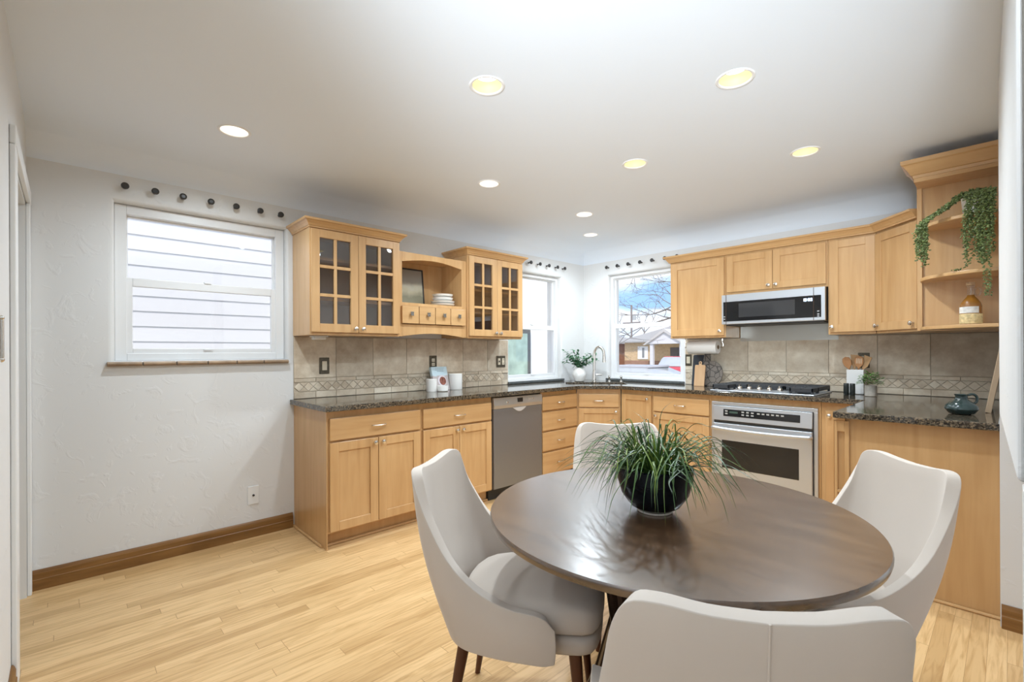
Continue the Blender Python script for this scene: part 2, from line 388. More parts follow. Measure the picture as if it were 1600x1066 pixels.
# door leaf swung into the hall, hinge on the near jamb
b = MB(); b.box(.885, .92, -5.6, -4.83, .01, 2.01); b.build('door_leaf', TRIMW, d1, bevel=.003)
HX = 1.73; hg = MB(); hg.tube([(HX, -4.672, 1.24), (HX, -4.672, 1.34)], .006, 10); hg.sphere((HX, -4.672, 1.345), .007); hg.sphere((HX, -4.672, 1.235), .007)
hg.box(HX-.03, HX+.03, -4.698, -4.676, 1.24, 1.34); hg.build('hinge', CHROME, d1, smooth=True)

# ------------------------------------------------------------------ windows
def window(name, W, rz, railz, fr=.035, st=.042, inset=.055, loc=(0, 0, 0)):
    x0, x1, z0, z1 = W; r = sroot(name, loc, rz)
    D0, D1 = inset, inset+.075
    g = .002
    X0, X1, Z0, Z1 = x0+g, x1-g, z0+g, z1-g
    b = MB()
    f = fr
    b.box(X0, X0+f, D0, D1, Z0, Z1); b.box(X1-f, X1, D0, D1, Z0, Z1); b.box(X0+f, X1-f, D0, D1, Z1-f, Z1); b.box(X0+f, X1-f, D0, D1, Z0, Z0+f*.8)
    b.build('frame', VINYL, r, bevel=.003)
    def sash(nm, xa, xb, za, zb, y0, y1, s, st, sb):
        q = MB(); q.box(xa, xa+s, y0, y1, za, zb); q.box(xb-s, xb, y0, y1, za, zb); q.box(xa+s, xb-s, y0, y1, zb-st, zb); q.box(xa+s, xb-s, y0, y1, za, za+sb)
        o = q.build(nm, VINYL, r, bevel=.003)
        q = MB(); q.box(xa+s-.004, xb-s+.004, (y0+y1)/2-.002, (y0+y1)/2+.002, za+sb-.004, zb-st+.004); q.build('pane', WGLASS, o)
        return o
    sash('upper_sash', X0+f*.75, X1-f*.75, railz-.02, Z1-f*.75, D0+.042, D0+.068, .022, .022, .045)
    lo = sash('lower_sash', X0+f*.75, X1-f*.75, Z0+f*.6, railz+.028, D0+.008, D0+.038, st, .05, .04)
    q = MB(); xm = (x0+x1)/2; q.box(xm-.025, xm+.025, D0+.0, D0+.012, Z0+f*.6+.028, Z0+f*.6+.036); q.box(xm-.02, xm+.02, D0+.002, D0+.03, railz+.028, railz+.038); q.build('latch', VINYL, lo)
    return r
window('window_1', WIN1, W1ROT, 1.675, .055)
window('window_2', WIN2, W1ROT, 1.515, .032, st=.030)
window('window_3', WIN3, 0, 1.535, .032, st=.034)
# tile sill under the big left window
b = MB(); TS = mat('tile_sill', (.36, .25, .16), .5, var=.25, vscale=14)
n_s = 6; ys = [-4.385+(4.385-3.40)*k/n_s for k in range(n_s+1)]
for ya, yb in zip(ys, ys[1:]):
    b.loft([[Vector((.0005, y, 1.176)), Vector((.022, y, 1.176)), Vector((.034, y, 1.184)), Vector((.036, y, 1.192)), Vector((.030, y, 1.200)), Vector((.0005, y, 1.202))] for y in (ya+.003, yb-.003)])
struct(b.build('trim_3', TS, bevel=.002))
b = MB(); b.box(.0005, .028, ys[0]+.004, ys[-1]-.004, 1.179, 1.198); struct(b.build('trim_4', mat('dark_grout', (.09, .075, .06), .8)))
SL = mat('slate_ledge', (.10, .11, .11), .3, var=.3, vscale=60)
b = MB(); b.box(.0005, .03, -1.27, -.395, .918, .943); struct(b.build('trim_5', SL, bevel=.004))
b = MB(); b.box(.335, 1.28, -.03, -.0005, .918, .943); struct(b.build('trim_6', SL, bevel=.004))

# ------------------------------------------------------------------ tile backsplash
def splash(name, x0, x1, joints, loc, rz, ztop, skip=None):
    b = MB(); b.box(x0, x1, -.006, -.0005, .916, ztop); gr = struct(b.build(name, GROUT, loc=loc, rot=(0, 0, rz)))
    b = MB(); g = .0016
    X = [x0]+[j for j in joints if x0+.01 < j < x1-.01]+[x1]
    for a, c in zip(X, X[1:]): b.box(a+g, c-g, -.012, -.006, 1.063+g, ztop-g)
    w = .155; x = x0; k = 0
    while x < x1-.005:
        e = min(x+w, x1)
        b.box(x+g, e-g, -.014, -.006, 1.036, 1.061); b.box(x+g, e-g, -.012, -.006, .918, .964); x = e
    # diamonds with triangle fillers
    h = (1.034-.967); s = h*1.02; zc = (1.034+.967)/2; x = x0+s/2
    def tri(pts):
        cx = sum(p[0] for p in pts)/len(pts); cz = sum(p[1] for p in pts)/len(pts); q = []
        for px, pz in pts:
            d = math.hypot(px-cx, pz-cz); q.append((px-(px-cx)/d*.0022, pz-(pz-cz)/d*.0022))
        b.prism_xz(q, -.012, -.006)
    while x+s/2 <= x1+.001:
        tri([(x-s/2, zc), (x, zc-h/2), (x+s/2, zc), (x, zc+h/2)])
        if x+s*1.5 <= x1+.001:
            tri([(x, zc+h/2), (x+s/2, zc), (x+s, zc+h/2)]); tri([(x, zc-h/2), (x+s, zc-h/2), (x+s/2, zc)])
        x += s
    struct(b.build('tiles', TRAV, gr, bevel=.0012, seg=1))
    return gr
splash('wall_tile_left', -3.362, -1.262, [-3.055, -2.75, -2.442, -2.141, -1.841, -1.539], (0, 0, 0), W1ROT, 1.368)
splash('wall_tile_back', 1.292, 3.508, [1.58, 1.894, 2.21, 2.523, 2.843, 3.15], (0, 0, 0), 0, 1.368)

# ------------------------------------------------------------------ cabinet parts (local: width along x, front towards -y, z up)
def knob(parent, x, y, z, m=CHROME, r=.0155):
    b = MB(); Mx = Matrix.Translation((x, y, z)) @ Matrix.Rotation(PI/2, 4, 'X')
    b.lathe([(.008, 0), (.006, .004), (.0055, .012), (r*.8, .016), (r, .021), (r*.9, .026), (r*.5, .029), (.001, .030)], 14, M=Mx)
    return b.build('knob', m, parent, smooth=True)
def pull(parent, x, y, z, w=.10, m=CHROME):
    b = MB(); P = catmull([(x-w/2, y+.002, z), (x-w/2+.004, y-.016, z), (x-w/2+.022, y-.026, z), (x, y-.029, z), (x+w/2-.022, y-.026, z), (x+w/2-.004, y-.016, z), (x+w/2, y+.002, z)], 4)
    b.tube(P, .0048, 8); return b.build('pull', m, parent, smooth=True)
def shaker(parent, x0, x1, z0, z1, y=-.6, t=.02, st=.058, kn=None, name='door', m=None):
    b = MB(); yb = y+t
    b.box(x0, x0+st, y, yb, z0, z1); b.box(x1-st, x1, y, yb, z0, z1); b.box(x0+st, x1-st, y, yb, z0, z0+st); b.box(x0+st, x1-st, y, yb, z1-st, z1)
    b.box(x0+st-.002, x1-st+.002, y+.009, yb-.001, z0+st-.002, z1-st+.002)
    o = b.build(name, m or MAPLE, parent, bevel=.0014, seg=1)
    if kn: knob(o, kn[0], y, kn[1])
    return o
def slab(parent, x0, x1, z0, z1, y=-.6, t=.02, pl=True, name='drawer'):
    b = MB(); b.box(x0, x1, y, y+t, z0, z1); o = b.build(name, MAPLE_H, parent, bevel=.004, seg=2)
    if pl: pull(o, (x0+x1)/2, y, (z0+z1)/2, min(.1, (x1-x0)*.3))
    return o
def base_cab(label, w, loc, rz, d=.58, name='base_cabinet', group='maple base cabinets', top=.878):
    r = thing(name, label, 'cabinet', loc, rz, group)
    b = MB(); b.box(0, w, -d, -.002, .10, top); b.box(0, w, -d+.07, -.004, 0, .10)
    b.build('body', MAPLE, r, bevel=.0012, seg=1)
    return r
def shoe(parent, pts):
    b = MB()
    for p, q in zip(pts, pts[1:]): b.tube([(p[0], p[1], .008), (q[0], q[1], .008)], .0085, 8)
    return b.build('shoe_molding', MAPLE_H, parent, smooth=True)
def crown(parent, path, prof, z, name='crown_molding', m=None):
    """path: plan points running so that outside lies to the right of travel"""
    P = [Vector((p[0], p[1])) for p in path]; rings = []
    for i, p in enumerate(P):
        ds = []
        if i > 0: ds.append((P[i]-P[i-1]).normalized())
        if i < len(P)-1: ds.append((P[i+1]-P[i]).normalized())
        ns = [Vector((d.y, -d.x)) for d in ds]
        nn = sum(ns, Vector((0, 0))); nn.normalize(); k = 1/max(nn.dot(ns[0]), .2)
        rings.append([Vector((p.x+nn.x*o*k, p.y+nn.y*o*k, z+h)) for o, h in prof])
    b = MB(); b.loft(rings); return b.build(name, m or MAPLE_H, parent, bevel=.001, seg=1)
CPROF = [(-.01, 0), (.006, 0), (.008, .010), (.012, .012), (.020, .026), (.034, .040), (.044, .044), (.046, .058), (-.01, .058)]

# --- base run along the window wall
U1 = base_cab('maple base cabinet at the end of the window wall run, nearest the big left window', .688, (0, -3.355, 0), W1ROT)
slab(U1, .012, .676, .690, .832); shaker(U1, .012, .342, .112, .676, kn=(.315, .645)); shaker(U1, .346, .676, .112, .676, kn=(.373, .645))
b = MB(); b.box(-.006, 0, -.585, -.002, .0, .878); b.build('end_panel', MAPLE, U1)
shoe(U1, [(-.012, -.004), (-.012, -.522), (.688, -.522)])
U2 = base_cab('maple base cabinet between the end cabinet and the dishwasher', .682, (0, -2.667, 0), W1ROT)
slab(U2, .012, .670, .690, .832); shaker(U2, .012, .339, .112, .676, kn=(.312, .645)); shaker(U2, .343, .670, .112, .676, kn=(.370, .645))
shoe(U2, [(0.0, -.522), (.682, -.522)])
DW = thing('dishwasher', 'stainless steel dishwasher set into the maple cabinets', 'dishwasher', (0, -1.982, 0), W1ROT)
b = MB(); b.box(.004, .590, -.57, -.01, .10, .872); b.build('tub', BLACKM, DW)
b = MB(); b.box(.006, .588, -.605, -.57, .105, .770); b.build('door', STEEL_D, DW, bevel=.004)
b = MB(); b.loft([[Vector((x, -.57, .772)), Vector((x, -.607, .772)), Vector((x, -.612, .80)), Vector((x, -.604, .866)), Vector((x, -.57, .866))] for x in (.006, .588)])
cp = b.build('control_panel', mat('panel_steel', (.58, .575, .56), .35, .8), DW, bevel=.002)
b = MB(); b.box(.275, .335, -.6135, -.604, .815, .850); b.build('display', BLACK, cp)
b = MB(); b.lathe([(.010, 0), (.010, .004), (.009, .005)], 14, M=Matrix.Translation((.155, -.609, .822)) @ Matrix.Rotation(PI/2, 4, 'X'))
b.build('dial', CHROME, cp, smooth=True)
for k in range(4):
    b = MB(); b.box(.40+k*.022, .408+k*.022, -.6118, -.605, .832, .838); b.build('button', CHROME, cp)
b = MB(); b.prism_xz([(.22+.16*k/10, .770-.035*math.sin(PI*k/10)) for k in range(11)], -.6115, -.604); b.build('pocket_handle', mat('pocket_bright', (.72, .73, .74), .3, .35), DW)
b = MB(); b.box(.004, .590, -.53, -.50, 0, .098); b.build('toe_kick', BLACKM, DW)
U3 = base_cab('narrow maple stack of four drawers right of the dishwasher', .520, (0, -1.388, 0), W1ROT)
for za, zb in ((.707, .836), (.520, .689), (.331, .502), (.113, .313)): slab(U3, .010, .508, za, zb)
# corner sink cabinet on the diagonal
ang = math.atan2(.27, .31); Lc = math.hypot(.31, .27)
SK = thing('corner_sink_cabinet', 'angled maple cabinet under the corner sink with a drawer over one door', 'cabinet', (.60, -.87, 0), ang, 'maple base cabinets')
b = MB(); b.box(-.009, Lc+.009, .017, .034, .0, .878); b.build('body', MAPLE, SK)
slab(SK, .010, Lc-.010, .700, .830, y=0); shaker(SK, .010, Lc-.010, .112, .688, y=0, kn=(Lc-.04, .655), st=.05)
U4 = base_cab('narrow single door maple base cabinet right of the corner sink', .340, (.915, 0, 0), 0)
shaker(U4, .012, .334, .112, .835, kn=(.30, .80), st=.05)
U5 = base_cab('maple base cabinet with one drawer and door left of the wall oven', .545, (1.257, 0, 0), 0)
slab(U5, .014, .536, .697, .834); shaker(U5, .014, .536, .112, .684, kn=(.045, .655))
U6 = thing('oven_cabinet', 'maple frame cabinet holding the stainless oven under the cooktop', 'cabinet', (1.804, 0, 0), 0, 'maple base cabinets')
b = MB(); b.box(0, .014, -.58, -.002, .0, .878); b.box(.783, .800, -.58, -.002, .0, .878); b.box(.014, .783, -.58, -.002, .829, .878); b.box(.014, .783, -.58, -.002, .10, .138); b.build('body', MAPLE, U6)
U7 = base_cab('narrow maple base cabinet between the oven and the peninsula', .262, (2.606, 0, 0), 0)
shaker(U7, .030, .255, .112, .822, kn=(.055, .785), st=.05)
# peninsula
PN = thing('peninsula_cabinet', 'maple peninsula with a plain back panel facing the dining table', 'cabinet', (0, 0, 0), 0, 'maple base cabinets')
b = MB(); b.box(2.872, 3.5115, -1.41, -.640, .0, .878); b.build('body', MAPLE, PN, bevel=.001, seg=1)
b = MB(); b.box(2.868, 2.882, -1.425, -1.41, 0, .86); b.box(2.916, 2.936, -1.425, -1.41, 0, .86)
for za, zb in ((0, .12), (.46, .475), (.80, .86)): b.box(2.882, 2.916, -1.425, -1.41, za, zb)
b.box(2.862, 2.918, -1.432, -1.41, .862, .876); b.build('corner_post', MAPLE, PN, bevel=.001, seg=1)
shoe(PN, [(2.94, -1.419), (3.5115, -1.419)])

# ------------------------------------------------------------------ countertop, one continuous slab with the sink cut out
def cutter(hole_c, a, hw, hd):
    u = Vector((math.cos(a), math.sin(a), 0)); v = Vector((math.sin(a), -math.cos(a), 0)); c = Vector((*hole_c, 0))
    out = []
    for sx, sy in ((-1, -1), (1, -1), (1, 1), (-1, 1)):
        cc = c+u*(sx*(hw-.05))+v*(sy*(hd-.05)); a0 = math.atan2(sy, sx)
        for k in range(5):
            t = a0-PI/4+k/4*PI/2; out.append(cc+u*(.05*math.cos(t))+v*(.05*math.sin(t)))
    return out
SINKC = (.545, -.505)
hole = cutter(SINKC, ang, .31, .19)
outer = [Vector(p) for p in ((.001, -3.388, 0), (.645, -3.388, 0), (.645, -.890, 0), (.928, -.637, 0), (2.874, -.637, 0), (2.874, -1.487, 0), (3.5115, -1.487, 0), (3.5115, -.001, 0), (.001, -.001, 0))]
b = MB()
for z in (.880, .915):
    pts = [Vector((p.x, p.y, z)) for p in outer+hole]; vs = [b.bm.verts.new(p) for p in pts]
    for t in tessellate_polygon([outer, hole]):
        try: b.bm.faces.new([vs[i] for i in t])
        except ValueError: pass
for ring in (outer, hole): b.loft([[Vector((p.x, p.y, z)) for p in ring] for z in (.880, .915)], True, False)
bmesh.ops.remove_doubles(b.bm, verts=b.bm.verts[:], dist=1e-5)
tag(b.build('countertop', GRANITE, bevel=.004), 'dark speckled granite worktop running along both walls and the peninsula', 'countertop')
# sink basin
S = thing('sink', 'steel sink set into the granite in the corner between the windows', 'sink', (SINKC[0], SINKC[1], 0), ang)
def rr(hw, hd, z, r=.05): return [Vector((p.x, -p.y*0+p.y, z)) for p in cutter((0, 0), 0, hw, hd)]
b = MB(); b.loft([rr(.316, .196, .8795), rr(.312, .192, .8795), rr(.305, .185, .76), rr(.29, .17, .70), rr(.05, .05, .695)], True, False)
b.build('basin', STEEL, S, smooth=True)
b = MB(); b.lathe([(.045, .6955), (.04, .699), (.02, .698), (.001, .698)], 18); b.build('drain', CHROME, S, smooth=True)
# faucet and the two small taps
ux, uy = math.cos(ang), math.sin(ang); vx, vy = math.sin(ang), -math.cos(ang)   # along the sink, towards the room
FB = (.366, -.285)
F_ = thing('faucet', 'tall gooseneck chrome faucet behind the corner sink', 'faucet', (FB[0], FB[1], .915), ang)
b = MB(); b.lathe([(.027, 0), (.027, .006), (.021, .012), (.019, .12), (.017, .125)], 18); b.build('base', CHROME, F_, smooth=True)
b = MB(); P = [(0, 0, .12), (0, 0, .30)]+[(.052-.052*math.cos(t), -.05*(1-math.cos(t))/2, .30+.085*math.sin(t)) for t in [PI*k/12 for k in range(1, 13)]]
b.tube(P, .0155, 12); b.build('spout', CHROME, F_, smooth=True)
b = MB(); b.tube([(.104, -.05, .305), (.105, -.052, .265), (.106, -.054, .215)], [.016, .019, .020], 12); b.build('spray_head', CHROME, F_, smooth=True)
b = MB(); b.tube([(.018, 0, .075), (.05, 0, .078), (.085, 0, .075)], [.008, .009, .008], 10); b.build('lever', CHROME, F_, smooth=True)
for i, (s, h, lab) in enumerate(((.165, .05, 'chrome soap dispenser just right of the tall corner faucet'), (.29, .05, 'chrome water tap at the right end of the corner sink'))):
    px, py = FB[0]+ux*s+vx*.03*i, FB[1]+uy*s+vy*.03*i
    t = thing(['soap_dispenser', 'water_tap'][i], lab, 'tap', (px, py, .915), ang)
    b = MB(); b.lathe([(.018, 0), (.018, .006), (.011, .012), (.010, h), (.013, h+.004), (.012, h+.016), (.001, h+.02)], 14); b.build('base', CHROME, t, smooth=True)
    b = MB(); b.tube([(0, 0, h+.012), (.0, -.03, h+.014), (0, -.045, h+.004)], .005, 8); b.build('spout', CHROME, t, smooth=True)

# ------------------------------------------------------------------ wall cabinets on the window wall
UZ0, UZ1 = 1.370, 2.100
def glass_door(r, x0, x1, z0, z1, y, kx):
    b = MB(); t = .02; st = .055; yb = y+t
    b.box(x0, x0+st, y, yb, z0, z1); b.box(x1-st, x1, y, yb, z0, z1); b.box(x0+st, x1-st, y, yb, z0, z0+st+.003); b.box(x0+st, x1-st, y, yb, z1-st, z1)
    xm = (x0+x1)/2; b.box(xm-.0105, xm+.0105, y+.0028, yb-.0055, z0+st, z1-st)
    zi0, zi1 = z0+st+.003, z1-st
    for k in (1, 2): zz = zi0+(zi1-zi0)*k/3; b.box(x0+st, x1-st, y+.002, yb-.006, zz-.0105, zz+.0105)
    o = b.build('door', MAPLE, r, bevel=.0014, seg=1)
    b = MB(); b.box(x0+st-.003, x1-st+.003, yb-.005, yb-.002, zi0-.003, zi1+.003); b.build('glass', CGLASS, o)
    knob(o, kx, y, z0+.028)
    return o
CABIN = wood('cabinet_inside', (.50, .34, .23), (.58, .41, .29), 'Z', .5)
def glass_cab(label, w, loc, shelves):
    r = thing('glass_wall_cabinet', label, 'cabinet', loc, W1ROT, 'glass door wall cabinets')
    d = .325; t = .018; b = MB()
    b.box(0, t, -d, -.001, UZ0, UZ1); b.box(w-t, w, -d, -.001, UZ0, UZ1); b.box(t, w-t, -d, -.001, UZ0, UZ0+t); b.box(t, w-t, -d, -.001, UZ1-t, UZ1)
    b.box(t, w-t, -d, -d+.018, UZ0+t, UZ0+.04); b.box(t, w-t, -d, -d+.018, UZ1-.03, UZ1-t); b.box(w/2-.016, w/2+.016, -d, -d+.018, UZ0+t, UZ1-t)
    b.build('body', MAPLE, r, bevel=.0012, seg=1)
    b = MB(); b.box(t, w-t, -.010, -.002, UZ0+t, UZ1-t); b.box(t, t+.002, -d+.02, -.01, UZ0+t, UZ1-t); b.box(w-t-.002, w-t, -d+.02, -.01, UZ0+t, UZ1-t); b.build('lining', CABIN, r)
    for z in shelves:
        b = MB(); b.box(t+.003, w-t-.003, -d+.04, -.012, z-.009, z+.009); b.build('shelf', MAPLE_H, r)
    glass_door(r, .006, w/2-.0015, UZ0+.02, UZ1-.014, -d-.02, w/2-.028); glass_door(r, w/2+.0015, w-.006, UZ0+.02, UZ1-.014, -d-.02, w/2+.028)
    crown(r, [(0, -.002), (0, -d-.004), (w, -d-.004), (w, -.002)], CPROF, UZ1-.006)
    return r
glass_cab('glass door maple wall cabinet beside the big left window', .672, (0, -3.364, 0), (1.62, 1.90))
glass_cab('glass door maple wall cabinet beside the window near the corner', .655, (0, -2.028, 0), (1.60, 1.80))
# open middle unit with an arch and four tiny drawers
w = .660; HU = thing('open_wall_shelf', 'arched open maple shelf with four tiny drawers between the glass cabinets', 'cabinet', (0, -2.690, 0), W1ROT)
d = .305
b = MB(); b.box(0, .036, -d, -.001, 1.374, 2.035); b.box(w-.046, w, -d, -.001, 1.374, 2.035); b.box(.036, w-.046, -d+.02, -.001, 2.015, 2.035)
b.box(.036, w-.046, -.008, -.001, 1.46, 2.015); b.box(.036, w-.046, -d+.001, -.008, 1.615, 1.640); b.box(.036, w-.046, -d+.001, -.008, 1.455, 1.470)
n = 16; top = [(.036+(w-.082)*k/n, 1.958+.034*math.sin(PI*k/n)) for k in range(n+1)]
b.prism_xz(top+[(w-.046, 2.035), (.036, 2.035)], -d, -d+.02)
bot = [(.036+(w-.082)*k/n, 1.376+.024*math.sin(PI*k/n)) for k in range(n+1)]
b.prism_xz(bot+[(w-.046, 1.472), (.036, 1.472)], -d, -d+.02)
b.build('body', MAPLE, HU, bevel=.001, seg=1)
for k in range(4):
    x0 = .026+k*.1535; b = MB(); b.box(x0, x0+.148, -d-.020, -d+.002, 1.476, 1.612); o = b.build('drawer', MAPLE_H, HU, bevel=.002)
    b = MB(); xc = x0+.078; zc = 1.552; b.tube([(xc, -d-.018, zc), (xc, -d-.036, zc)], .006, 8)
    for q in range(3):
        for p in range(3):
            if (q, p) != (1, 1) or True: b.box(xc-.014+q*.0095, xc-.006+q*.0095, -d-.044+(q+p) % 2*.003, -d-.034, zc-.016+p*.011, zc-.007+p*.011)
    b.box(xc-.012, xc+.012, -d-.040, -d-.034, zc-.014, zc+.014); b.build('knob', PEWTER, o, bevel=.001, seg=1)
# things standing in it
def L1(x, y, z): return (-y, -2.690+x, z)
P_ = thing('framed_picture', 'black framed muted landscape picture leaning in the open shelf', 'picture', L1(.22, -.055, 1.6405), 0, rot=(math.radians(-6), 0, W1ROT))
b = MB(); b.box(-.185, .185, 0, .014, 0, .012); b.box(-.185, .185, 0, .014, .315, .327); b.box(-.185, -.173, 0, .014, .012, .315); b.box(.173, .185, 0, .014, .012, .315); b.build('frame', BLACKM, P_)
m, t, p = newmat('muted_landscape'); c = N(t, 'ShaderNodeTexCoord'); sp = N(t, 'ShaderNodeSeparateXYZ'); t.links.new(c.outputs['Object'], sp.inputs[0])
n1 = N(t, 'ShaderNodeTexNoise'); n1.inputs['Scale'].default_value = 9; n1.inputs['Detail'].default_value = 5; t.links.new(c.outputs['Object'], n1.inputs['Vector'])
ma = N(t, 'ShaderNodeMath', operation='MULTIPLY_ADD'); ma.inputs[1].default_value = .14; t.links.new(n1.outputs['Fac'], ma.inputs[0]); t.links.new(sp.outputs['Z'], ma.inputs[2])
r = N(t, 'ShaderNodeValToRGB'); e = r.color_ramp.elements; e[0].position = .06; e[0].color = (.28, .27, .19, 1); e[1].position = .40; e[1].color = (.34, .34, .32, 1)
for ps, cl in ((.15, (.24, .23, .16)), (.20, (.46, .42, .30)), (.23, (.50, .48, .38)), (.28, (.34, .34, .31))): q = e.new(ps); q.color = (*cl, 1)
t.links.new(ma.outputs[0], r.inputs['Fac']); t.links.new(r.outputs['Color'], p.inputs['Base Color']); p.inputs['Roughness'].default_value = .25
b = MB(); b.box(-.173, .173, .004, .012, .012, .315); b.build('print', m, P_)
for k, (rr_, z, h, nm, lab) in enumerate(((.105, 0, .022, 'plate', 'lowest and wider white plate of the stack in the open shelf'), (.105, .0225, .022, 'plate', 'upper white plate under the bowls in the open shelf'), (.090, .0450, .03, 'bowl', 'lower white bowl of the stack in the open shelf'), (.090, .0755, .028, 'bowl', 'topmost white bowl of the stack in the open shelf'))):
    b = MB(); b.lathe([(rr_*.55, 0), (rr_*.93, h*.45), (rr_, h), (rr_*.96, h), (rr_*.86, h*.6), (.001, h*.45)], 28)
    tag(b.build(nm, CERAM, smooth=True, loc=L1(.495, -.19, 1.6405+z)), lab, nm, 'white crockery in the open shelf')
# white lamp puck under the left glass cabinet
PK = thing('under_cabinet_light', 'small white puck light under the left glass door cabinet', 'light', (.17, -3.245, 1.3695))
b = MB(); b.box(-.045, .045, -.05, .05, -.008, 0); b.build('plate', WHITE, PK, bevel=.003)
b = MB(); b.box(-.036, .036, -.042, .042, -.028, -.008); b.build('lens', WHITE, PK, bevel=.009, seg=3)

# ------------------------------------------------------------------ wall cabinets on the far wall
def wall_cab(label, w, x, z0=UZ0, d=.33, loc=None, rz=0, h1=UZ1):
    r = thing('wall_cabinet', label, 'cabinet', loc or (x, 0, 0), rz, 'solid door wall cabinets')
    b = MB(); b.box(0, w, -d, -.001, z0, h1); b.build('body', MAPLE, r, bevel=.0012, seg=1)
    return r
A = wall_cab('single door maple wall cabinet right of the far window, above the paper towels', .520, 1.306)
shaker(A, .014, .512, 1.388, 2.075, y=-.35, kn=(.480, 1.425), st=.062)
B_ = wall_cab('short double door maple wall cabinet directly above the microwave', .766, 1.8275, z0=1.738)
shaker(B_, .016, .381, 1.760, 2.075, y=-.35, kn=(.355, 1.790), st=.055); shaker(B_, .385, .756, 1.760, 2.075, y=-.35, kn=(.411, 1.790), st=.055)
C_ = wall_cab('single door maple wall cabinet right of the microwave', .292, 2.595)
shaker(C_, .012, .288, 1.388, 2.075, y=-.35, kn=(.028, 1.425), st=.056)
D_ = thing('corner_wall_cabinet', 'diagonal corner maple wall cabinet beside the open end shelves', 'cabinet', (0, 0, 0), 0, 'solid door wall cabinets')
b = MB(); b.prism([(2.889, -.002), (2.889, -.33), (3.162, -.618), (3.506, -.618), (3.506, -.002)], UZ0, UZ1); b.build('body', MAPLE, D_, bevel=.0012, seg=1)
dd = Vector((3.162-2.889, -.618+.33)); La = dd.length; aa = math.atan2(dd.y, dd.x)
hd = thing('tmp', 'x', 'x')
b = MB(); y = -.02; x0, x1, z0, z1, st = .012, La-.014, 1.388, 2.075, .058
Mx = Matrix.Translation((2.889, -.33, 0)) @ Matrix.Rotation(aa, 4, 'Z')
for q in ((x0, x0+st, y, 0, z0, z1), (x1-st, x1, y, 0, z0, z1), (x0+st, x1-st, y, 0, z0, z0+st), (x0+st, x1-st, y, 0, z1-st, z1), (x0+st-.002, x1-st+.002, y+.009, -.001, z0+st-.002, z1-st+.002)): b.box(*q, M=Mx)
bpy.data.objects.remove(hd)
dr = b.build('door', MAPLE, D_, bevel=.0014, seg=1)
kb = knob(dr, 0, 0, 0); kb.location = Mx @ Vector((.036, -.02, 1.425)); kb.rotation_euler = (0, 0, aa)
kb = knob(dr, 0, 0, 0); kb.location = Mx @ Vector((La-.042, -.02, 1.425)); kb.rotation_euler = (0, 0, aa)
CB = thing('cabinet_crown', 'long maple crown strip along the top of the far wall cabinets', 'molding', (0, 0, 0))
crown(CB, [(1.306, -.004), (1.306, -.352), (2.881, -.352), (3.140, -.628)], CPROF, UZ1-.010)
# end shelf unit with quarter-round shelves
ES = thing('corner_shelf_unit', 'tall open maple end unit with quarter round shelves at the far right', 'shelf', (3.148, -.620, 0), 0)
wE = 3.507-3.148
b = MB(); b.box(0, wE, -.018, 0, UZ0, 2.33); b.build('back_panel', MAPLE, ES)
b = MB(); b.box(-.004, .021, -.034, -.0185, UZ0, 2.30); b.build('front_post', MAPLE, ES, bevel=.002)
for z in (1.372, 1.672, 1.985):
    b = MB(); R_ = wE-.012; pts = [(wE-.001, -.019)]+[(wE-.001-R_*math.cos(t), -.035-.30*math.sin(t)) for t in [PI/2*k/14 for k in range(15)]]
    b.prism(pts, z, z+.020); b.build('shelf', MAPLE_H, ES, bevel=.003)
b = MB(); b.box(.0, wE, -.20, -.019, 2.262, 2.33); b.build('header', MAPLE_H, ES)
crown(ES, [(0, -.002), (0, -.2005), (wE, -.2005)], [(-.005, 0), (.004, 0), (.006, .018), (.014, .020), (.022, .036), (.046, .074), (.056, .080), (.058, .104), (-.005, .104)], 2.285)

# ------------------------------------------------------------------ appliances
MW = thing('microwave', 'stainless over the range microwave with a black glass front and lit clock', 'microwave', (1.823, 0, 0))
b = MB(); b.box(.004, .762, -.375, -.016, 1.478, 1.736); b.build('body', mat('microwave_case', (.30, .28, .26), .4, .8), MW)
b = MB(); b.box(-.004, .766, -.40, -.375, 1.480, 1.733); fd = b.build('door', STEEL, MW, bevel=.003)
b = MB(); b.box(.012, .742, -.4025, -.399, 1.504, 1.672); b.build('glass', BLACK, fd)
b = MB(); b.box(.14, .565, -.4032, -.4024, 1.535, 1.652); b.build('window', mat('oven_window', (.045, .045, .047), .08), fd)
for x0 in (.033, .690):
    b = MB(); b.box(x0, x0+.003, -.4034, -.3995, 1.482, 1.732); b.build('seam', DARKGAP, fd)
DISP = mat('lit_digits', (.6, .75, .9), .4, emit=(.75, .88, 1), estr=2.2)
SEG = {'0': 'abcdef', '1': 'bc', '3': 'abgcd', '8': 'abcdefg'}
def digits(s, x, z, y, h, parent, m):
    b = MB(); wd = h*.5; t = h*.13
    for ch in s:
        if ch == ':':
            b.box(x, x+t, y, y+.001, z+h*.25, z+h*.25+t); b.box(x, x+t, y, y+.001, z+h*.65, z+h*.65+t); x += t*2.2; continue
        for sg in SEG[ch]:
            q = {'a': (0, wd, h-t, h), 'd': (0, wd, 0, t), 'g': (0, wd, h/2-t/2, h/2+t/2), 'f': (0, t, h/2, h), 'b': (wd-t, wd, h/2, h), 'e': (0, t, 0, h/2), 'c': (wd-t, wd, 0, h/2)}[sg]
            b.box(x+q[0], x+q[1], y, y+.001, z+q[2], z+q[3])
        x += wd*1.45
    return b.build('clock_digits', m, parent)
digits('10:03', .618, 1.630, -.4045, .022, fd, DISP)
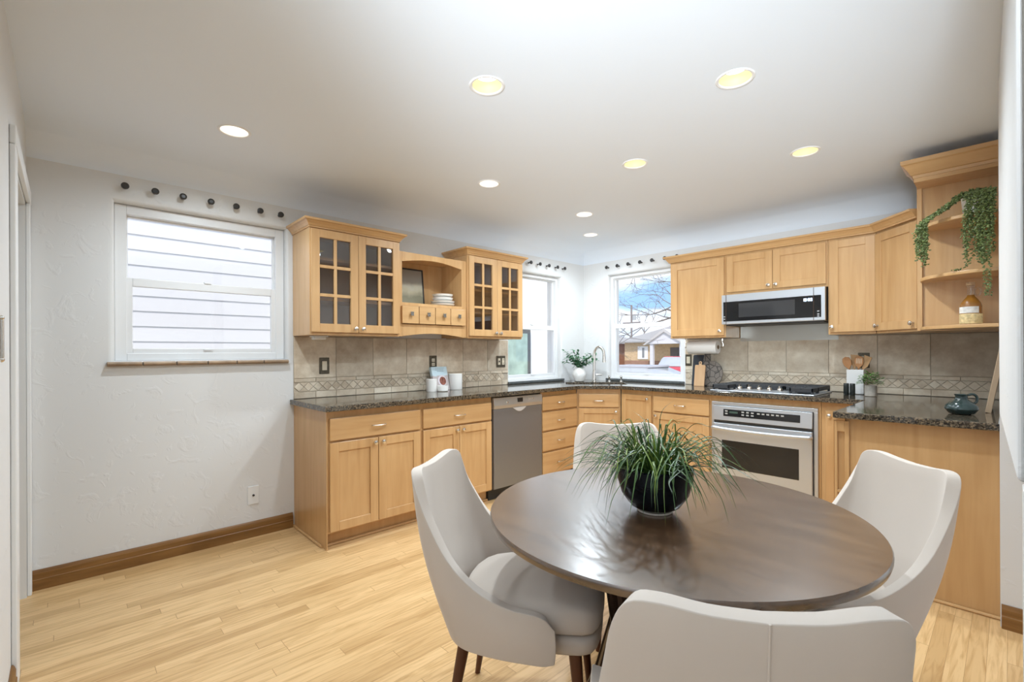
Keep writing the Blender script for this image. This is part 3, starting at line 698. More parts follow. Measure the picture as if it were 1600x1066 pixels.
for x0, z in ((.716, 1.508), (.716, 1.523), (.716, 1.545), (.014, 1.520), (.014, 1.540)):
    b = MB(); b.box(x0, x0+.014, -.4036, -.4022, z, z+.009); b.build('button', mat('button_grey', (.35, .35, .35), .4), fd)
b = MB(); b.box(.02, .745, -.36, -.05, 1.470, 1.479); b.build('vent', BLACKM, MW)
b = MB(); b.box(1.832, 2.592, -.0165, -.0125, 1.338, 1.50)
tag(b.build('splash_panel', mat('splash_steel', (.50, .50, .47), .38, .9)), 'thin stainless splash panel on the wall under the microwave', 'panel')
# wall oven
OV = thing('wall_oven', 'stainless built in oven with a black window under the cooktop', 'oven', (1.8195, 0, 0))
b = MB(); b.box(.0, .766, -.585, -.02, .14, .827); b.build('body', mat('oven_frame_dark', (.10, .095, .09), .4, .6), OV)
b = MB(); b.box(-.003, .769, -.600, -.585, .800, .828); b.box(-.003, .016, -.600, -.585, .14, .800); b.box(.744, .769, -.600, -.585, .14, .800); b.build('surround', STEEL, OV, bevel=.002)
b = MB(); b.loft([[Vector((x, -.585, .680)), Vector((x, -.622, .680)), Vector((x, -.612, .797)), Vector((x, -.585, .797))] for x in (.020, .738)]); cp = b.build('control_panel', STEEL, OV, bevel=.002)
b = MB(); q = [(-.6205, .716), (-.6158, .772)]; b.loft([[Vector((x, q[0][0]-.0015, q[0][1])), Vector((x, q[1][0]-.0015, q[1][1])), Vector((x, q[1][0]+.004, q[1][1])), Vector((x, q[0][0]+.004, q[0][1]))] for x in (.102, .660)])
ds = b.build('display', BLACK, cp)
gy = lambda z: -.6205+(z-.716)*(.0047/.056)-.0028
for x, z in [(.116, .752), (.116, .732)]+[(.245+.036*i, z) for i in range(3) for z in (.752, .730)]+[(.362+.034*i, .750) for i in range(6)]:
    b = MB(); b.box(x, x+.020, gy(z), gy(z)+.002, z, z+.011); b.build('button', mat('button_pale', (.42, .42, .40), .4), ds)
b = MB(); b.box(.150, .215, gy(.75), gy(.75)+.002, .742, .758); b.build('clock', mat('oven_clock', (.05, .09, .075), .3), ds)
b = MB(); b.box(.020, .738, -.622, -.588, .155, .655); dr = b.build('door', STEEL, OV, bevel=.004)
b = MB(); b.box(.090, .652, -.6235, -.621, .291, .519); b.build('window', BLACK, dr)
b = MB(); P = catmull([(.028, -.625, .615), (.034, -.655, .617), (.20, -.668, .613), (.38, -.672, .611), (.56, -.668, .613), (.724, -.655, .617), (.730, -.625, .615)], 5); b.tube(P, .0115, 10, flat=1.25); b.build('handle', STEEL, dr, smooth=True)
# cooktop
CT = thing('cooktop', 'stainless gas cooktop with black iron grates on the granite', 'cooktop', (1.80, -.595, .9155))
b = MB(); b.box(0, .765, 0, .50, 0, .010); b.build('base', STEEL, CT, bevel=.004)
b = MB(); b.loft([[Vector((.16, .012, .010)), Vector((.58, .012, .010)), Vector((.58, .15, .010)), Vector((.16, .15, .010))], [Vector((.19, .03, .020)), Vector((.55, .03, .020)), Vector((.55, .13, .022)), Vector((.19, .13, .022))]]); b.build('knob_panel', STEEL, CT, bevel=.002)
for k in range(5):
    b = MB(); xk = .215+k*.075; b.lathe([(.020, 0), (.020, .010), (.017, .013), (.016, .024), (.001, .025)], 16, (xk, .075, .0205)); b.box(xk-.004, xk+.004, .060, .090, .045, .058); b.build('knob', CHROME, CT, smooth=True)
def grate(x0, x1, y0, y1):
    b = MB(); h0, h1 = .030, .055
    b.box(x0, x1, y0, y0+.014, h0-.006, h1); b.box(x0, x1, y1-.014, y1, h0-.006, h1); b.box(x0, x0+.014, y0, y1, h0-.006, h1); b.box(x1-.014, x1, y0, y1, h0-.006, h1)
    for px in (x0, x1-.016):
        for py in (y0, y1-.016): b.box(px, px+.016, py, py+.016, .010, h0)
    xm = (x0+x1)/2; n = max(2, int((y1-y0)/.055))
    b.box(xm-.005, xm+.005, y0, y1, h1-.014, h1)
    for k in range(1, n): yy = y0+(y1-y0)*k/n; b.box(x0, x1, yy-.005, yy+.005, h1-.014, h1)
    return b.build('grate', IRON, CT, bevel=.003, seg=1)
grate(.012, .245, .165, .49); grate(.25, .515, .165, .49); grate(.52, .753, .165, .49)
for x0, x1 in ((.012, .150), (.595, .753)): grate(x0, x1, .02, .160)
for x, y in ((.08, .09), (.13, .34), (.38, .33), (.635, .34), (.675, .09)):
    b = MB(); b.lathe([(.045, 0), (.045, .008), (.032, .010), (.030, .016), (.001, .018)], 18, (x, y, .010)); b.build('burner', IRON, CT, smooth=True)

# ------------------------------------------------------------------ recessed ceiling lights
CONE = mat('reflector_glow_cream', (.30, .25, .12), .6, emit=(.52, .45, .225), estr=1.0)  # cone emits by itself; lamp light on it is put in as glow
CONEW = mat('reflector_glow_white', (.6, .58, .54), .6, emit=(.56, .52, .42), estr=1.0)  # whiter glow put into the cones of the other lights
LENS = mat('lamp_lens', (1, 1, 1), .5, emit=(1, .96, .86), estr=2.5)
RINGM = mat('light_trim', (.86, .86, .86), .4)
cl_lab = ['recessed ceiling light nearest the big left window', 'larger looking recessed ceiling light above the left side of the table', 'recessed ceiling light closest to the top right of the room',
          'recessed ceiling light in front of the far right cabinets', 'recessed ceiling light in the middle of the ceiling', 'recessed ceiling light in front of the open arched shelf',
          'recessed ceiling light second nearest the corner windows', 'smallest looking recessed ceiling light right at the window corner']
for (x, y), lab in zip(CANS, cl_lab):
    t = thing('ceiling_light', lab, 'ceiling light', (x, y, ZC), 0, 'recessed ceiling lights')
    b = MB(); b.lathe([(CR-.001, .001), (CR+.002, -.003), (CR+.010, -.004), (CR+.015, -.0005), (CR+.015, 0)], 32, caps=False); b.build('trim_ring', RINGM, t, smooth=True)
    b = MB(); b.lathe([(CR-.0005, .0), (CR-.005, .02), (CR-.014, .050)], 32, caps=False); b.build('reflector', CONE if lab in cl_lab[1:5] else CONEW, t, smooth=True)
    b = MB(); b.lathe([(CR-.013, .048), (CR-.013, .052)], 28); b.build('lens', LENS, t)
    light('bulb', 'SPOT', (0, 0, -.042), (0, 0, 0), CAN_W, (.80, .915, 1), parent=t, spot_size=math.radians(165), spot_blend=1.0, shadow_soft_size=.035)

# ------------------------------------------------------------------ dark pegs over the windows
PEG = mat('dark_peg', (.035, .032, .030), .4)
def peg(loc, rz, lab, grp):
    t = thing('curtain_peg', lab, 'peg', loc, rz, grp)
    b = MB(); Mx = Matrix.Rotation(PI/2, 4, 'X')
    b.lathe([(.009, .0005), (.009, .004), (.005, .006), (.005, .036)], 12, M=Mx); b.build('stem', PEG, t, smooth=True)
    b = MB(); b.lathe([(.005, .034), (.017, .036), (.0195, .041), (.019, .047), (.012, .050), (.010, .048), (.001, .048)], 18, M=Mx); b.build('head', PEG, t, smooth=True)
O = ['first', 'second', 'third', 'fourth', 'fifth', 'sixth', 'seventh']
for k, y in enumerate((-4.300, -4.160, -4.022, -3.874, -3.731, -3.586, -3.455)): peg((0, y, 2.218), W1ROT, '%s dark round peg from the left above the big left window' % O[k], 'pegs above the big left window')
for k, y in enumerate((-.95, -.808, -.663, -.520, -.395)): peg((0, y, 2.203), W1ROT, '%s dark round peg from the left above the window left of the corner' % O[k], 'pegs above the window left of the corner')
for k, x in enumerate((.364, .507, .648, .796, .940, 1.087, 1.222)): peg((x, 0, 2.215), 0, '%s dark round peg from the left above the window right of the corner' % O[k], 'pegs above the window right of the corner')

# ------------------------------------------------------------------ outlets and switches
BRONZE = mat('bronze_plate', (.10, .085, .06), .4, .5, var=.3, vscale=60)
BEIGE = mat('switch_beige', (.66, .58, .44), .4)
def plate(loc, rz, w, h, lab, cat, kind, m=BRONZE):
    t = thing({'switch': 'light_switch', 'cable': 'cable_plate'}.get(kind, 'wall_outlet'), lab, cat, loc, rz)
    b = MB(); b.box(-w/2, w/2, -.006, 0, -h/2, h/2); b.build('plate', m, t, bevel=.003)
    b = MB()
    if kind == 'switch': b.box(-.018, .018, -.009, -.006, -.034, .034); b.build('rocker', BEIGE, t, bevel=.002)
    elif kind == 'cable': b.lathe([(.007, .006), (.007, .014), (.003, .015)], 12, M=Matrix.Rotation(PI/2, 4, 'X')); b.build('socket', BLACKM, t)
    elif kind == 'combo':
        for sx in (-.028, .028): b.box(sx-.017, sx+.017, -.009, -.006, -.033, .033)
        b.build('socket', BEIGE, t, bevel=.002)
        b = MB()
        for sx in (-.028,): b.box(sx-.004, sx+.004, -.016, -.009, -.008, .010)
        for zz in (-.018, .018): b.box(.022, .025, -.0095, -.0089, zz-.006, zz+.006); b.box(.031, .034, -.0095, -.0089, zz-.006, zz+.006)
        b.build('slots', BLACKM, t)
    else:
        for zz in (-.019, .019): b.box(-.016, .016, -.009, -.006, zz-.014, zz+.014)
        b.build('socket', BEIGE, t, bevel=.002)
        b = MB()
        for zz in (-.019, .019): b.box(-.008, -.005, -.0096, -.0089, zz-.006, zz+.006); b.box(.005, .008, -.0096, -.0089, zz-.006, zz+.006)
        b.build('slots', BLACKM, t)
    return t
plate((.0125, -3.145, 1.152), W1ROT, .075, .122, 'bronze switch plate on the tiles under the left glass cabinet', 'switch', 'switch')
plate((.0125, -2.178, 1.160), W1ROT, .078, .118, 'bronze outlet plate on the tiles behind the cookbook', 'outlet', 'outlet')
plate((.0125, -1.365, 1.153), W1ROT, .118, .115, 'wide bronze outlet and switch plate left of the corner window', 'outlet', 'combo')
plate((1.328, -.0125, 1.160), 0, .066, .115, 'bronze switch plate between the far window and the dark cutting board', 'switch', 'switch')
plate((2.758, -.0125, 1.172), 0, .075, .118, 'bronze outlet plate on the tiles behind the wooden spoons', 'outlet', 'outlet')
plate((.0005, -3.628, .282), W1ROT, .070, .125, 'white cable plate low on the wall beside the base cabinets', 'wall plate', 'cable', mat('white_plate', (.80, .80, .79), .35))

# ------------------------------------------------------------------ things on the window-wall counter
ZT = .9155
def canister(x, y, r, h, lab):
    t = thing('canister', lab, 'canister', (x, y, ZT)); b = MB()
    b.lathe([(r*.97, 0), (r, .004), (r, h*.92), (r*.98, h*.925)], 28); b.build('body', CERAM, t, smooth=True)
    b = MB(); b.lathe([(r*.97, h*.925), (r*1.0, h*.935), (r*1.0, h*.985), (r*.96, h), (.001, h)], 28); b.build('lid', CERAM, t, smooth=True)
canister(.165, -2.295, .045, .106, 'shorter white canister left of the cookbook')
canister(.112, -2.005, .062, .140, 'taller white canister right of the cookbook')
b = MB(); b.lathe([(.040, 0), (.046, .006), (.047, .048), (.043, .048), (.041, .010), (.001, .008)], 26)
tag(b.build('bowl', CERAM, smooth=True, loc=(.215, -2.215, ZT)), 'small white bowl in front of the cookbook', 'bowl')
CBK = thing('cookbook', 'cookbook with a pale blue cover and a photo of a dish, leaning on the tiles', 'book', (.130, -2.155, ZT+.0015), 0, rot=(math.radians(-14), 0, W1ROT+.10))
b = MB(); b.box(-.083, .083, .004, .024, .003, .207); b.build('pages', mat('paper', (.78, .75, .70), .8), CBK)
m, t, p = newmat('book_cover'); c = N(t, 'ShaderNodeTexCoord'); sp = N(t, 'ShaderNodeSeparateXYZ'); t.links.new(c.outputs['Object'], sp.inputs[0])
n1 = N(t, 'ShaderNodeTexNoise'); n1.inputs['Scale'].default_value = 14; t.links.new(c.outputs['Object'], n1.inputs['Vector'])
ma = N(t, 'ShaderNodeMath', operation='MULTIPLY_ADD'); ma.inputs[1].default_value = .05; t.links.new(n1.outputs['Fac'], ma.inputs[0]); t.links.new(sp.outputs['Z'], ma.inputs[2])
r = N(t, 'ShaderNodeValToRGB'); e = r.color_ramp.elements; e[0].position = .150; e[0].color = (.50, .44, .43, 1); e[1].position = .160; e[1].color = (.56, .70, .76, 1); t.links.new(ma.outputs[0], r.inputs['Fac']); t.links.new(r.outputs['Color'], p.inputs['Base Color']); p.inputs['Roughness'].default_value = .3
b = MB(); b.box(-.086, .086, 0, .004, 0, .210); b.box(-.086, .086, .024, .027, 0, .210); b.box(-.089, -.084, .0, .027, 0, .210); cv_ = b.build('cover', m, CBK)
b = MB(); b.lathe([(.047, .0005), (.047, .0012), (.001, .0012)], 24, M=Matrix.Translation((.012, 0, .085)) @ Matrix.Rotation(PI/2, 4, 'X')); dish = b.build('dish_picture', mat('dish_rim', (.72, .66, .70), .4), cv_)
b = MB(); b.lathe([(.037, .0014), (.037, .002), (.001, .002)], 24, M=Matrix.Translation((.018, 0, .082)) @ Matrix.Rotation(PI/2, 4, 'X')); b.build('food_picture', mat('dish_food', (.22, .075, .05), .5, var=.9, vscale=45), cv_)
b = MB()
for z, x0, x1 in ((.195, -.045, .05), (.180, -.05, .04), (.166, -.03, .045)):
    x = x0
    while x < x1: l = random.uniform(.006, .014); b.box(x, x+l, -.0008, 0, z, z+.005); x += l+.004
b.build('title_lettering', mat('title_grey', (.30, .42, .47), .6), cv_)

# ------------------------------------------------------------------ vase of eucalyptus by the sink
LEAF = mat('eucalyptus_leaf', (.10, .24, .13), .5, var=.45, vscale=25)
STEM = mat('green_stem', (.13, .17, .06), .6)
def leaf(b, c, d, L, w, up=Vector((0, 0, 1)), droop=.15):
    d = Vector(d).normalized(); s = d.cross(up)
    if s.length < 1e-3: s = Vector((1, 0, 0))
    s.normalize(); n = s.cross(d); c = Vector(c)
    mid = c+d*L*.5+n*(.06*L); tip = c+d*L-Vector((0, 0, droop*L))
    a1 = c+d*L*.28+s*w*.42; a2 = c+d*L*.68+s*w*.40-Vector((0, 0, droop*L*.4)); b1 = c+d*L*.28-s*w*.42; b2 = c+d*L*.68-s*w*.40-Vector((0, 0, droop*L*.4))
    m2 = c+d*L*.30+n*.04*L
    b.poly([c, a1, m2]); b.poly([c, m2, b1]); b.poly([m2, a1, a2, mid]); b.poly([m2, mid, b2, b1]); b.poly([mid, a2, tip]); b.poly([mid, tip, b2])
VS = thing('vase', 'white ribbed vase of eucalyptus beside the corner faucet', 'vase', (.215, -.360, ZT))
b = MB(); b.lathe([(.046, 0), (.056, .005), (.074, .055), (.076, .088), (.066, .120), (.048, .137), (.043, .146), (.048, .154), (.043, .154), (.038, .145), (.001, .11)], 28); b.build('pot', CERAM, VS, smooth=True)
bs, bl = MB(), MB(); rg = random.Random(4)
for k in range(19):
    a = rg.uniform(0, 2*PI); sp_ = rg.uniform(.05, .17); h = rg.uniform(.20, .36)
    if k < 5: a = math.radians(rg.uniform(200, 250)); sp_ = rg.uniform(.10, .19)
    elif k < 9: a = math.radians(rg.uniform(20, 70)); sp_ = rg.uniform(.12, .26); h = rg.uniform(.20, .30)
    e_ = Vector((math.cos(a)*sp_, math.sin(a)*sp_, h))
    if e_.x < -.18: e_.x = -.18
    P = catmull([(0, 0, .12), (e_.x*.25, e_.y*.25, .12+(h-.12)*.55), tuple(e_)], 5); bs.tube(P, [.0016]*len(P), 5)
    for i in range(3, len(P)):
        for sgn in (0, 1):
            dd_ = Vector((rg.uniform(-1, 1), rg.uniform(-1, 1), rg.uniform(-.3, .7))); leaf(bl, P[i], dd_, rg.uniform(.036, .056), .030)
bs.build('stem', STEM, VS, smooth=True); bl.build('leaves', LEAF, VS)

# ------------------------------------------------------------------ things on the far counter
PT = thing('paper_towel_holder', 'wire paper towel holder hung under the wall cabinet by the far window', 'holder', (1.55, -.17, 1.285))
b = MB(); b.tube(catmull([(-.10, 0, .084), (.10, 0, .084), (.172, 0, .084), (.178, 0, .06), (.186, .0, .02), (.182, 0, 0), (.17, 0, 0)], 4), .004, 8); b.tube([(-.18, 0, 0), (.17, 0, 0)], .005, 8); b.tube(catmull([(-.10, 0, .084), (-.17, 0, .084), (-.178, 0, .05), (-.18, 0, 0)], 4), .004, 8); b.build('wire', CHROME, PT, smooth=True)
RY = Matrix.Rotation(PI/2, 4, 'Y')
RL = thing('paper_towel_roll', 'white paper towel roll on the holder under the wall cabinet', 'paper towel', (1.55, -.17, 1.285))
b = MB(); b.lathe([(.020, -.140), (.060, -.140), (.062, -.137), (.062, .137), (.060, .140), (.020, .140), (.020, -.140)], 32, caps=False, M=RY); b.build('paper', mat('towel_paper', (.82, .80, .76), .9, bump=.2, bscale=120), RL, smooth=True)
b = MB(); b.lathe([(.0195, -.141), (.0195, .141), (.017, .141), (.017, -.141)], 18, caps=False, M=RY); b.build('core', mat('cardboard', (.30, .20, .12), .9), RL, smooth=True)
def leanboard(name, lab, cat, x, y, tilt, rz=0): return thing(name, lab, cat, (x, y, ZT), 0, rot=(tilt, 0, rz))
DB = leanboard('cutting_board', 'tall dark slate cutting board leaning on the tiles by the far window', 'cutting board', 1.462, -.075, math.radians(-8))
b = MB(); b.prism_xz([(-.075, 0), (.095, 0), (.095, .285), (.085, .30), (-.065, .30), (-.075, .29)], 0, .014); b.build('board', mat('slate_board', (.030, .036, .048), .45), DB, bevel=.003)
RB = leanboard('round_board', 'round grey carved wooden board with dark pattern, leaning behind the small board', 'cutting board', 1.585, -.115, math.radians(-7))
m, t, p = newmat('carved_pattern'); c = N(t, 'ShaderNodeTexCoord'); br = N(t, 'ShaderNodeTexVoronoi'); br.feature = 'DISTANCE_TO_EDGE'; br.distance = 'CHEBYCHEV' if hasattr(br, 'distance') else br.distance; br.inputs['Scale'].default_value = 19
cb = N(t, 'ShaderNodeSeparateXYZ'); c2 = N(t, 'ShaderNodeCombineXYZ'); t.links.new(c.outputs['Object'], cb.inputs[0]); t.links.new(cb.outputs['X'], c2.inputs['X']); t.links.new(cb.outputs['Z'], c2.inputs['Y']); t.links.new(c2.outputs[0], br.inputs['Vector'])
r = N(t, 'ShaderNodeValToRGB'); r.color_ramp.elements[0].position = .02; r.color_ramp.elements[0].color = (.035, .03, .027, 1); r.color_ramp.elements[1].position = .06; r.color_ramp.elements[1].color = (.19, .16, .135, 1); t.links.new(br.outputs['Distance'], r.inputs['Fac']); t.links.new(r.outputs['Color'], p.inputs['Base Color']); p.inputs['Roughness'].default_value = .6
b = MB(); b.prism_xz([(.115*math.sin(2*PI*k/40), .122+.122*-math.cos(2*PI*k/40)) for k in range(40)], 0, .014); disc = b.build('board', m, RB, bevel=.003)
b = MB(); b.prism_xz([(-.045, .22), (-.01, .24), (-.012, .31), (-.03, .322), (-.065, .312), (-.075, .26), (-.072, .222)], .0, .014); b.build('handle', m, RB, bevel=.003)
SB = leanboard('cutting_board', 'small pale wooden cutting board with a top handle, leaning in front', 'cutting board', 1.511, -.185, math.radians(-9))
b = MB(); b.prism_xz([(-.050, 0), (.050, 0), (.051, .198), (.044, .204), (.014, .205), (.013, .222)]+[(.015*math.cos(PI*k/6), .226+.014*math.sin(PI*k/6)) for k in range(7)]+[(-.013, .222), (-.014, .205), (-.044, .204), (-.051, .198)], 0, .013); b.build('board', wood('board_beech', (.52, .30, .15), (.64, .42, .24), 'Z', .5), SB, bevel=.003)
b = MB(); b.lathe([(.007, -.001), (.007, .0005)], 14, M=Matrix.Translation((0, 0, .224)) @ Matrix.Rotation(PI/2, 4, 'X')); b.build('hanging_hole', DARKGAP, SB)
# utensil crock
CRK = thing('utensil_crock', 'white square utensil crock behind the small potted plant', 'crock', (2.733, -.135, ZT), .0)
b = MB(); b.loft([[Vector((sx*s, sy*s, z)) for sx, sy in ((-1, -1), (1, -1), (1, 1), (-1, 1))] for s, z in ((.050, 0), (.054, .005), (.054, .188), (.049, .188), (.049, .01), (.001, .009))]); b.build('body', WHITE, CRK, bevel=.003)
SPN = [wood('utensil_wood_a', (.38, .17, .06), (.46, .22, .09), 'Z', .5), wood('utensil_wood_b', (.48, .28, .13), (.58, .36, .18), 'Z', .5)]
def utensil(nm, lab, x, y, tx, ty, kind, m):
    t = thing(nm, lab, 'kitchen utensil', (2.733+x, -.135+y, ZT+.012), 0, 'wooden utensils in the crock', rot=(ty, tx, 0))
    b = MB(); b.tube([(0, 0, 0), (0, 0, .19)], [.005, .0055], 8); b.build('handle', m, t, smooth=True)
    b = MB()
    if kind == 'spoon': out = [(.004, .185), (.024, .215), (.029, .245), (.022, .272), (0, .283), (-.022, .272), (-.029, .245), (-.024, .215), (-.004, .185)]; b.prism_xz(out, -.006, .004)
    elif kind == 'slot':
        out = [(.004, .185), (.026, .215), (.030, .245), (.024, .272), (0, .282), (-.024, .272), (-.030, .245), (-.026, .215), (-.004, .185)]; b.prism_xz(out, -.004, .004)
    else: out = [(.004, .185), (.022, .21), (.032, .285), (-.020, .292), (-.016, .21), (-.004, .185)]; b.prism_xz(out, -.003, .003)
    h = b.build('head', m, t, bevel=.002)
    if kind == 'slot':
        b = MB()
        for q in (-.015, -.005, .005, .015): b.box(q-.002, q+.002, -.0052, .0052, .222, .262)
        b.build('slots', mat('slot_pale', (.70, .58, .42), .6), h)
utensil('wooden_spoon', 'dark wooden spoon leaning left out of the white crock', .004, -.01, math.radians(-15), 0, 'spoon', SPN[0])
utensil('wooden_spatula', 'flat wooden spatula at the back of the white crock', -.006, .018, math.radians(-3), 0, 'flat', SPN[1])
utensil('slotted_spoon', 'wooden slotted spoon standing in the middle of the white crock', .006, -.012, math.radians(3), 0, 'slot', SPN[0])
utensil('wooden_turner', 'pale wooden turner leaning right out of the white crock', -.006, .0, math.radians(15), 0, 'flat', SPN[1])
for k, (x, lab) in enumerate(((2.700, 'left one of two black shakers near the white crock'), (2.738, 'right one of two black shakers near the white crock'))):
    t = thing('shaker', lab, 'shaker', (x, -.30, ZT), 0, 'black salt and pepper shakers'); b = MB(); b.lathe([(.016, 0), (.0175, .002), (.0175, .070)], 18); b.build('body', mat('shaker_black', (.022, .026, .024), .45), t, smooth=True)
    b = MB(); b.lathe([(.0175, .0705), (.0175, .085), (.015, .088), (.001, .088)], 18); b.build('cap', mat('shaker_black', (0, 0, 0)), t, smooth=True)
PP = thing('potted_plant', 'small bushy green plant in a stone grey pot near the white crock', 'plant', (2.845, -.29, ZT))
b = MB(); b.lathe([(.033, 0), (.036, .003), (.037, .078), (.033, .080), (.032, .070), (.001, .068)], 22); b.build('pot', mat('stone_pot', (.42, .38, .33), .8, var=.2, vscale=25), PP, smooth=True)
bl = MB(); rg = random.Random(9)
for k in range(260):
    a = rg.uniform(0, 2*PI); el = rg.uniform(-.15, 1.45); rr2 = rg.uniform(.4, 1); c_ = Vector((math.cos(a)*math.cos(el)*.075*rr2, math.sin(a)*math.cos(el)*.075*rr2, .095+math.sin(el)*.085*rr2))
    leaf(bl, c_, (math.cos(a), math.sin(a), rg.uniform(-.2, .8)), rg.uniform(.018, .032), .013)
bl.build('leaves', mat('bush_leaf', (.12, .24, .06), .5, var=.5, vscale=60), PP)

# ------------------------------------------------------------------ peninsula top
JG = thing('jug', 'squat dark teal ceramic jug with a loop handle on the peninsula', 'jug', (3.370, -1.155, ZT))
JM = mat('teal_glaze', (.022, .040, .038), .15, spec=.5, var=.3, vscale=8)
b = MB(); b.lathe([(.035, 0), (.050, .004), (.067, .028), (.065, .043), (.048, .062), (.030, .073), (.024, .084), (.025, .096), (.030, .103), (.026, .103), (.020, .094), (.001, .07)], 30); b.build('body', JM, JG, smooth=True)
b = MB(); b.tube(catmull([(.022, .012, .098), (.042, .022, .104), (.056, .030, .092), (.056, .030, .068), (.048, .026, .056)], 5), .006, 10); b.build('handle', JM, JG, smooth=True)
LB = thing('cutting_board', 'tall pale wooden board leaning on the right wall behind the jug', 'cutting board', (3.452, -.985, ZT), 0, rot=(0, math.radians(9), 0))
b = MB(); b.box(0, .024, -.02, .26, .002, .36); b.build('board', wood('board_maple', (.34, .235, .15), (.44, .32, .21), 'Z', .5), LB, bevel=.003)

# ------------------------------------------------------------------ bottle and trailing plant on the end shelves
BT = thing('bottle', 'amber glass bottle with a cork, ring handle and straw wrap on the end shelf', 'bottle', (3.392, -.80, 1.3925))
AMB = mat('amber_spirit', (.40, .17, .025), .08, spec=.6); AMB.node_tree.nodes['Principled BSDF'].inputs['Transmission Weight'].default_value = .35
CLR = glass('clear_glass', (.93, .93, .92), 1.45, .06)
b = MB(); b.lathe([(.044, 0), (.047, .004), (.047, .105), (.042, .125), (.028, .148), (.017, .162), (.0155, .170), (.001, .170)], 28); b.build('body', AMB, BT, smooth=True)
b = MB(); b.lathe([(.0160, .171), (.0150, .212), (.0185, .214), (.0185, .222), (.014, .224)], 20, caps=False); b.build('neck', CLR, BT, smooth=True)
b = MB(); b.lathe([(.0165, .2245), (.0195, .226), (.0195, .243), (.001, .245)], 18); b.build('cork', mat('cork_cap', (.50, .33, .19), .8), BT, smooth=True)
b = MB(); b.tube([(.028+.013*math.cos(2*PI*k/16), .006, .188+.022*math.sin(2*PI*k/16)) for k in range(17)], .004, 8); b.build('ring_handle', CLR, BT, smooth=True)
b = MB(); b.lathe([(.0475, .006), (.0485, .010), (.0485, .058), (.0475, .062)], 28, caps=False); b.build('straw_wrap', mat('straw', (.66, .52, .27), .8, bump=.8, bscale=90, var=.3, vscale=60, bdist=.004), BT, smooth=True)
b = MB(); a0, a1 = math.radians(-190), math.radians(-45); b.loft([[Vector((.0478*math.cos(a0+(a1-a0)*k/16), .0478*math.sin(a0+(a1-a0)*k/16), z)) for k in range(17)] for z in (.066, .102)], False, False); b.build('paper_label', mat('label_paper', (.72, .70, .66), .6, var=.25, vscale=40), BT)
HP = thing('trailing_plant', 'trailing string plant in a white pot spilling over the end shelves', 'plant', (3.415, -.850, 2.0055))
b = MB(); b.lathe([(.045, 0), (.052, .004), (.060, .110), (.055, .110), (.048, .02), (.001, .015)], 26); b.build('pot', CERAM, HP, smooth=True)
bb = MB(); rg = random.Random(12)
def bead(c, r):
    c = Vector(c); d = Vector((rg.uniform(-1, 1), rg.uniform(-1, 1), rg.uniform(-.6, .3))).normalized(); s = d.orthogonal().normalized(); q = d.cross(s)
    v = [c-d*r*.3, c+d*r*1.5]; ring = [c+d*r*.5+(s*math.cos(2*PI*k/4)+q*math.sin(2*PI*k/4))*r*.62 for k in range(4)]
    V = [bb.bm.verts.new(p) for p in [v[0], v[1]]+ring]
    for k in range(4):
        bb.bm.faces.new((V[0], V[2+(k+1) % 4], V[2+k])); bb.bm.faces.new((V[1], V[2+k], V[2+(k+1) % 4]))
def strand(P, n=6):
    Q = catmull(P, n); 
    for i in range(len(Q)-1):
        L = (Q[i+1]-Q[i]).length; m_ = max(1, int(L/.0052))
        for k in range(m_):
            c = Q[i].lerp(Q[i+1], k/m_)+Vector((rg.gauss(0, .0045), rg.gauss(0, .0045), 0)); bead(c, rg.uniform(.0065, .0105))
for k in range(34):      # curtain over the front of the pot
    x = rg.uniform(-.035, .078); y = -.095-rg.uniform(0, .02); zb = rg.uniform(-.30, -.12)
    if k < 2: zb = -.47; x = .052+.012*k; y = -.118
    strand([(x*.6, -.03, .115), (x, y*.75, .112), (x+rg.uniform(-.01, .01), y-.02, .05), (x+rg.uniform(-.02, .02), y-.025, (zb)*.5), (x+rg.uniform(-.02, .02), y-.022, zb)])
for k in range(22):      # arm reaching to the left post, then hanging
    j = rg.uniform(-.012, .012); xe = -.232+rg.uniform(-.012, .035); zb = rg.uniform(-.30, -.12)
    strand([(0, -.02, .112), (-.05, -.045, .112+j), (-.12, -.06+j, .055+j), (-.19, -.07+j, .005+j), (xe, -.075+j, -.035+j), (xe+rg.uniform(-.01, .01), -.078, zb*.7), (xe+rg.uniform(-.012, .012), -.078, zb)])
for k in range(40): strand([(rg.uniform(-.05, .05), rg.uniform(-.05, .04), .112), (rg.uniform(-.05, .06), rg.uniform(-.06, .04), .135)], 2)
strand([(.0, -.10, -.20), (-.03, -.09, -.288), (-.07, -.07, -.303), (-.10, -.06, -.306)])
bb.build('foliage', mat('string_plant', (.13, .17, .05), .55, var=.55, vscale=70), HP)

# ------------------------------------------------------------------ dining table
TX, TY, TZ, TR = 2.79, -3.150, .745, .566
TB = thing('dining_table', 'round dark walnut dining table with a slatted pedestal', 'table', (TX, TY, 0))
m, t, p = newmat('table_walnut'); c = N(t, 'ShaderNodeTexCoord'); mp = N(t, 'ShaderNodeMapping'); mp.inputs['Rotation'].default_value = (0, 0, .75); mp.inputs['Scale'].default_value = (2.2, 9, 9)
n1 = N(t, 'ShaderNodeTexNoise'); n1.inputs['Scale'].default_value = 1.8; n1.inputs['Detail'].default_value = 8; n1.inputs['Distortion'].default_value = .8
r = N(t, 'ShaderNodeValToRGB'); e = r.color_ramp.elements; e[0].position = .3; e[0].color = (.062, .032, .016, 1); e[1].position = .7; e[1].color = (.135, .074, .037, 1)
t.links.new(c.outputs['Object'], mp.inputs[0]); t.links.new(mp.outputs[0], n1.inputs['Vector']); t.links.new(n1.outputs['Fac'], r.inputs['Fac']); t.links.new(r.outputs['Color'], p.inputs['Base Color'])
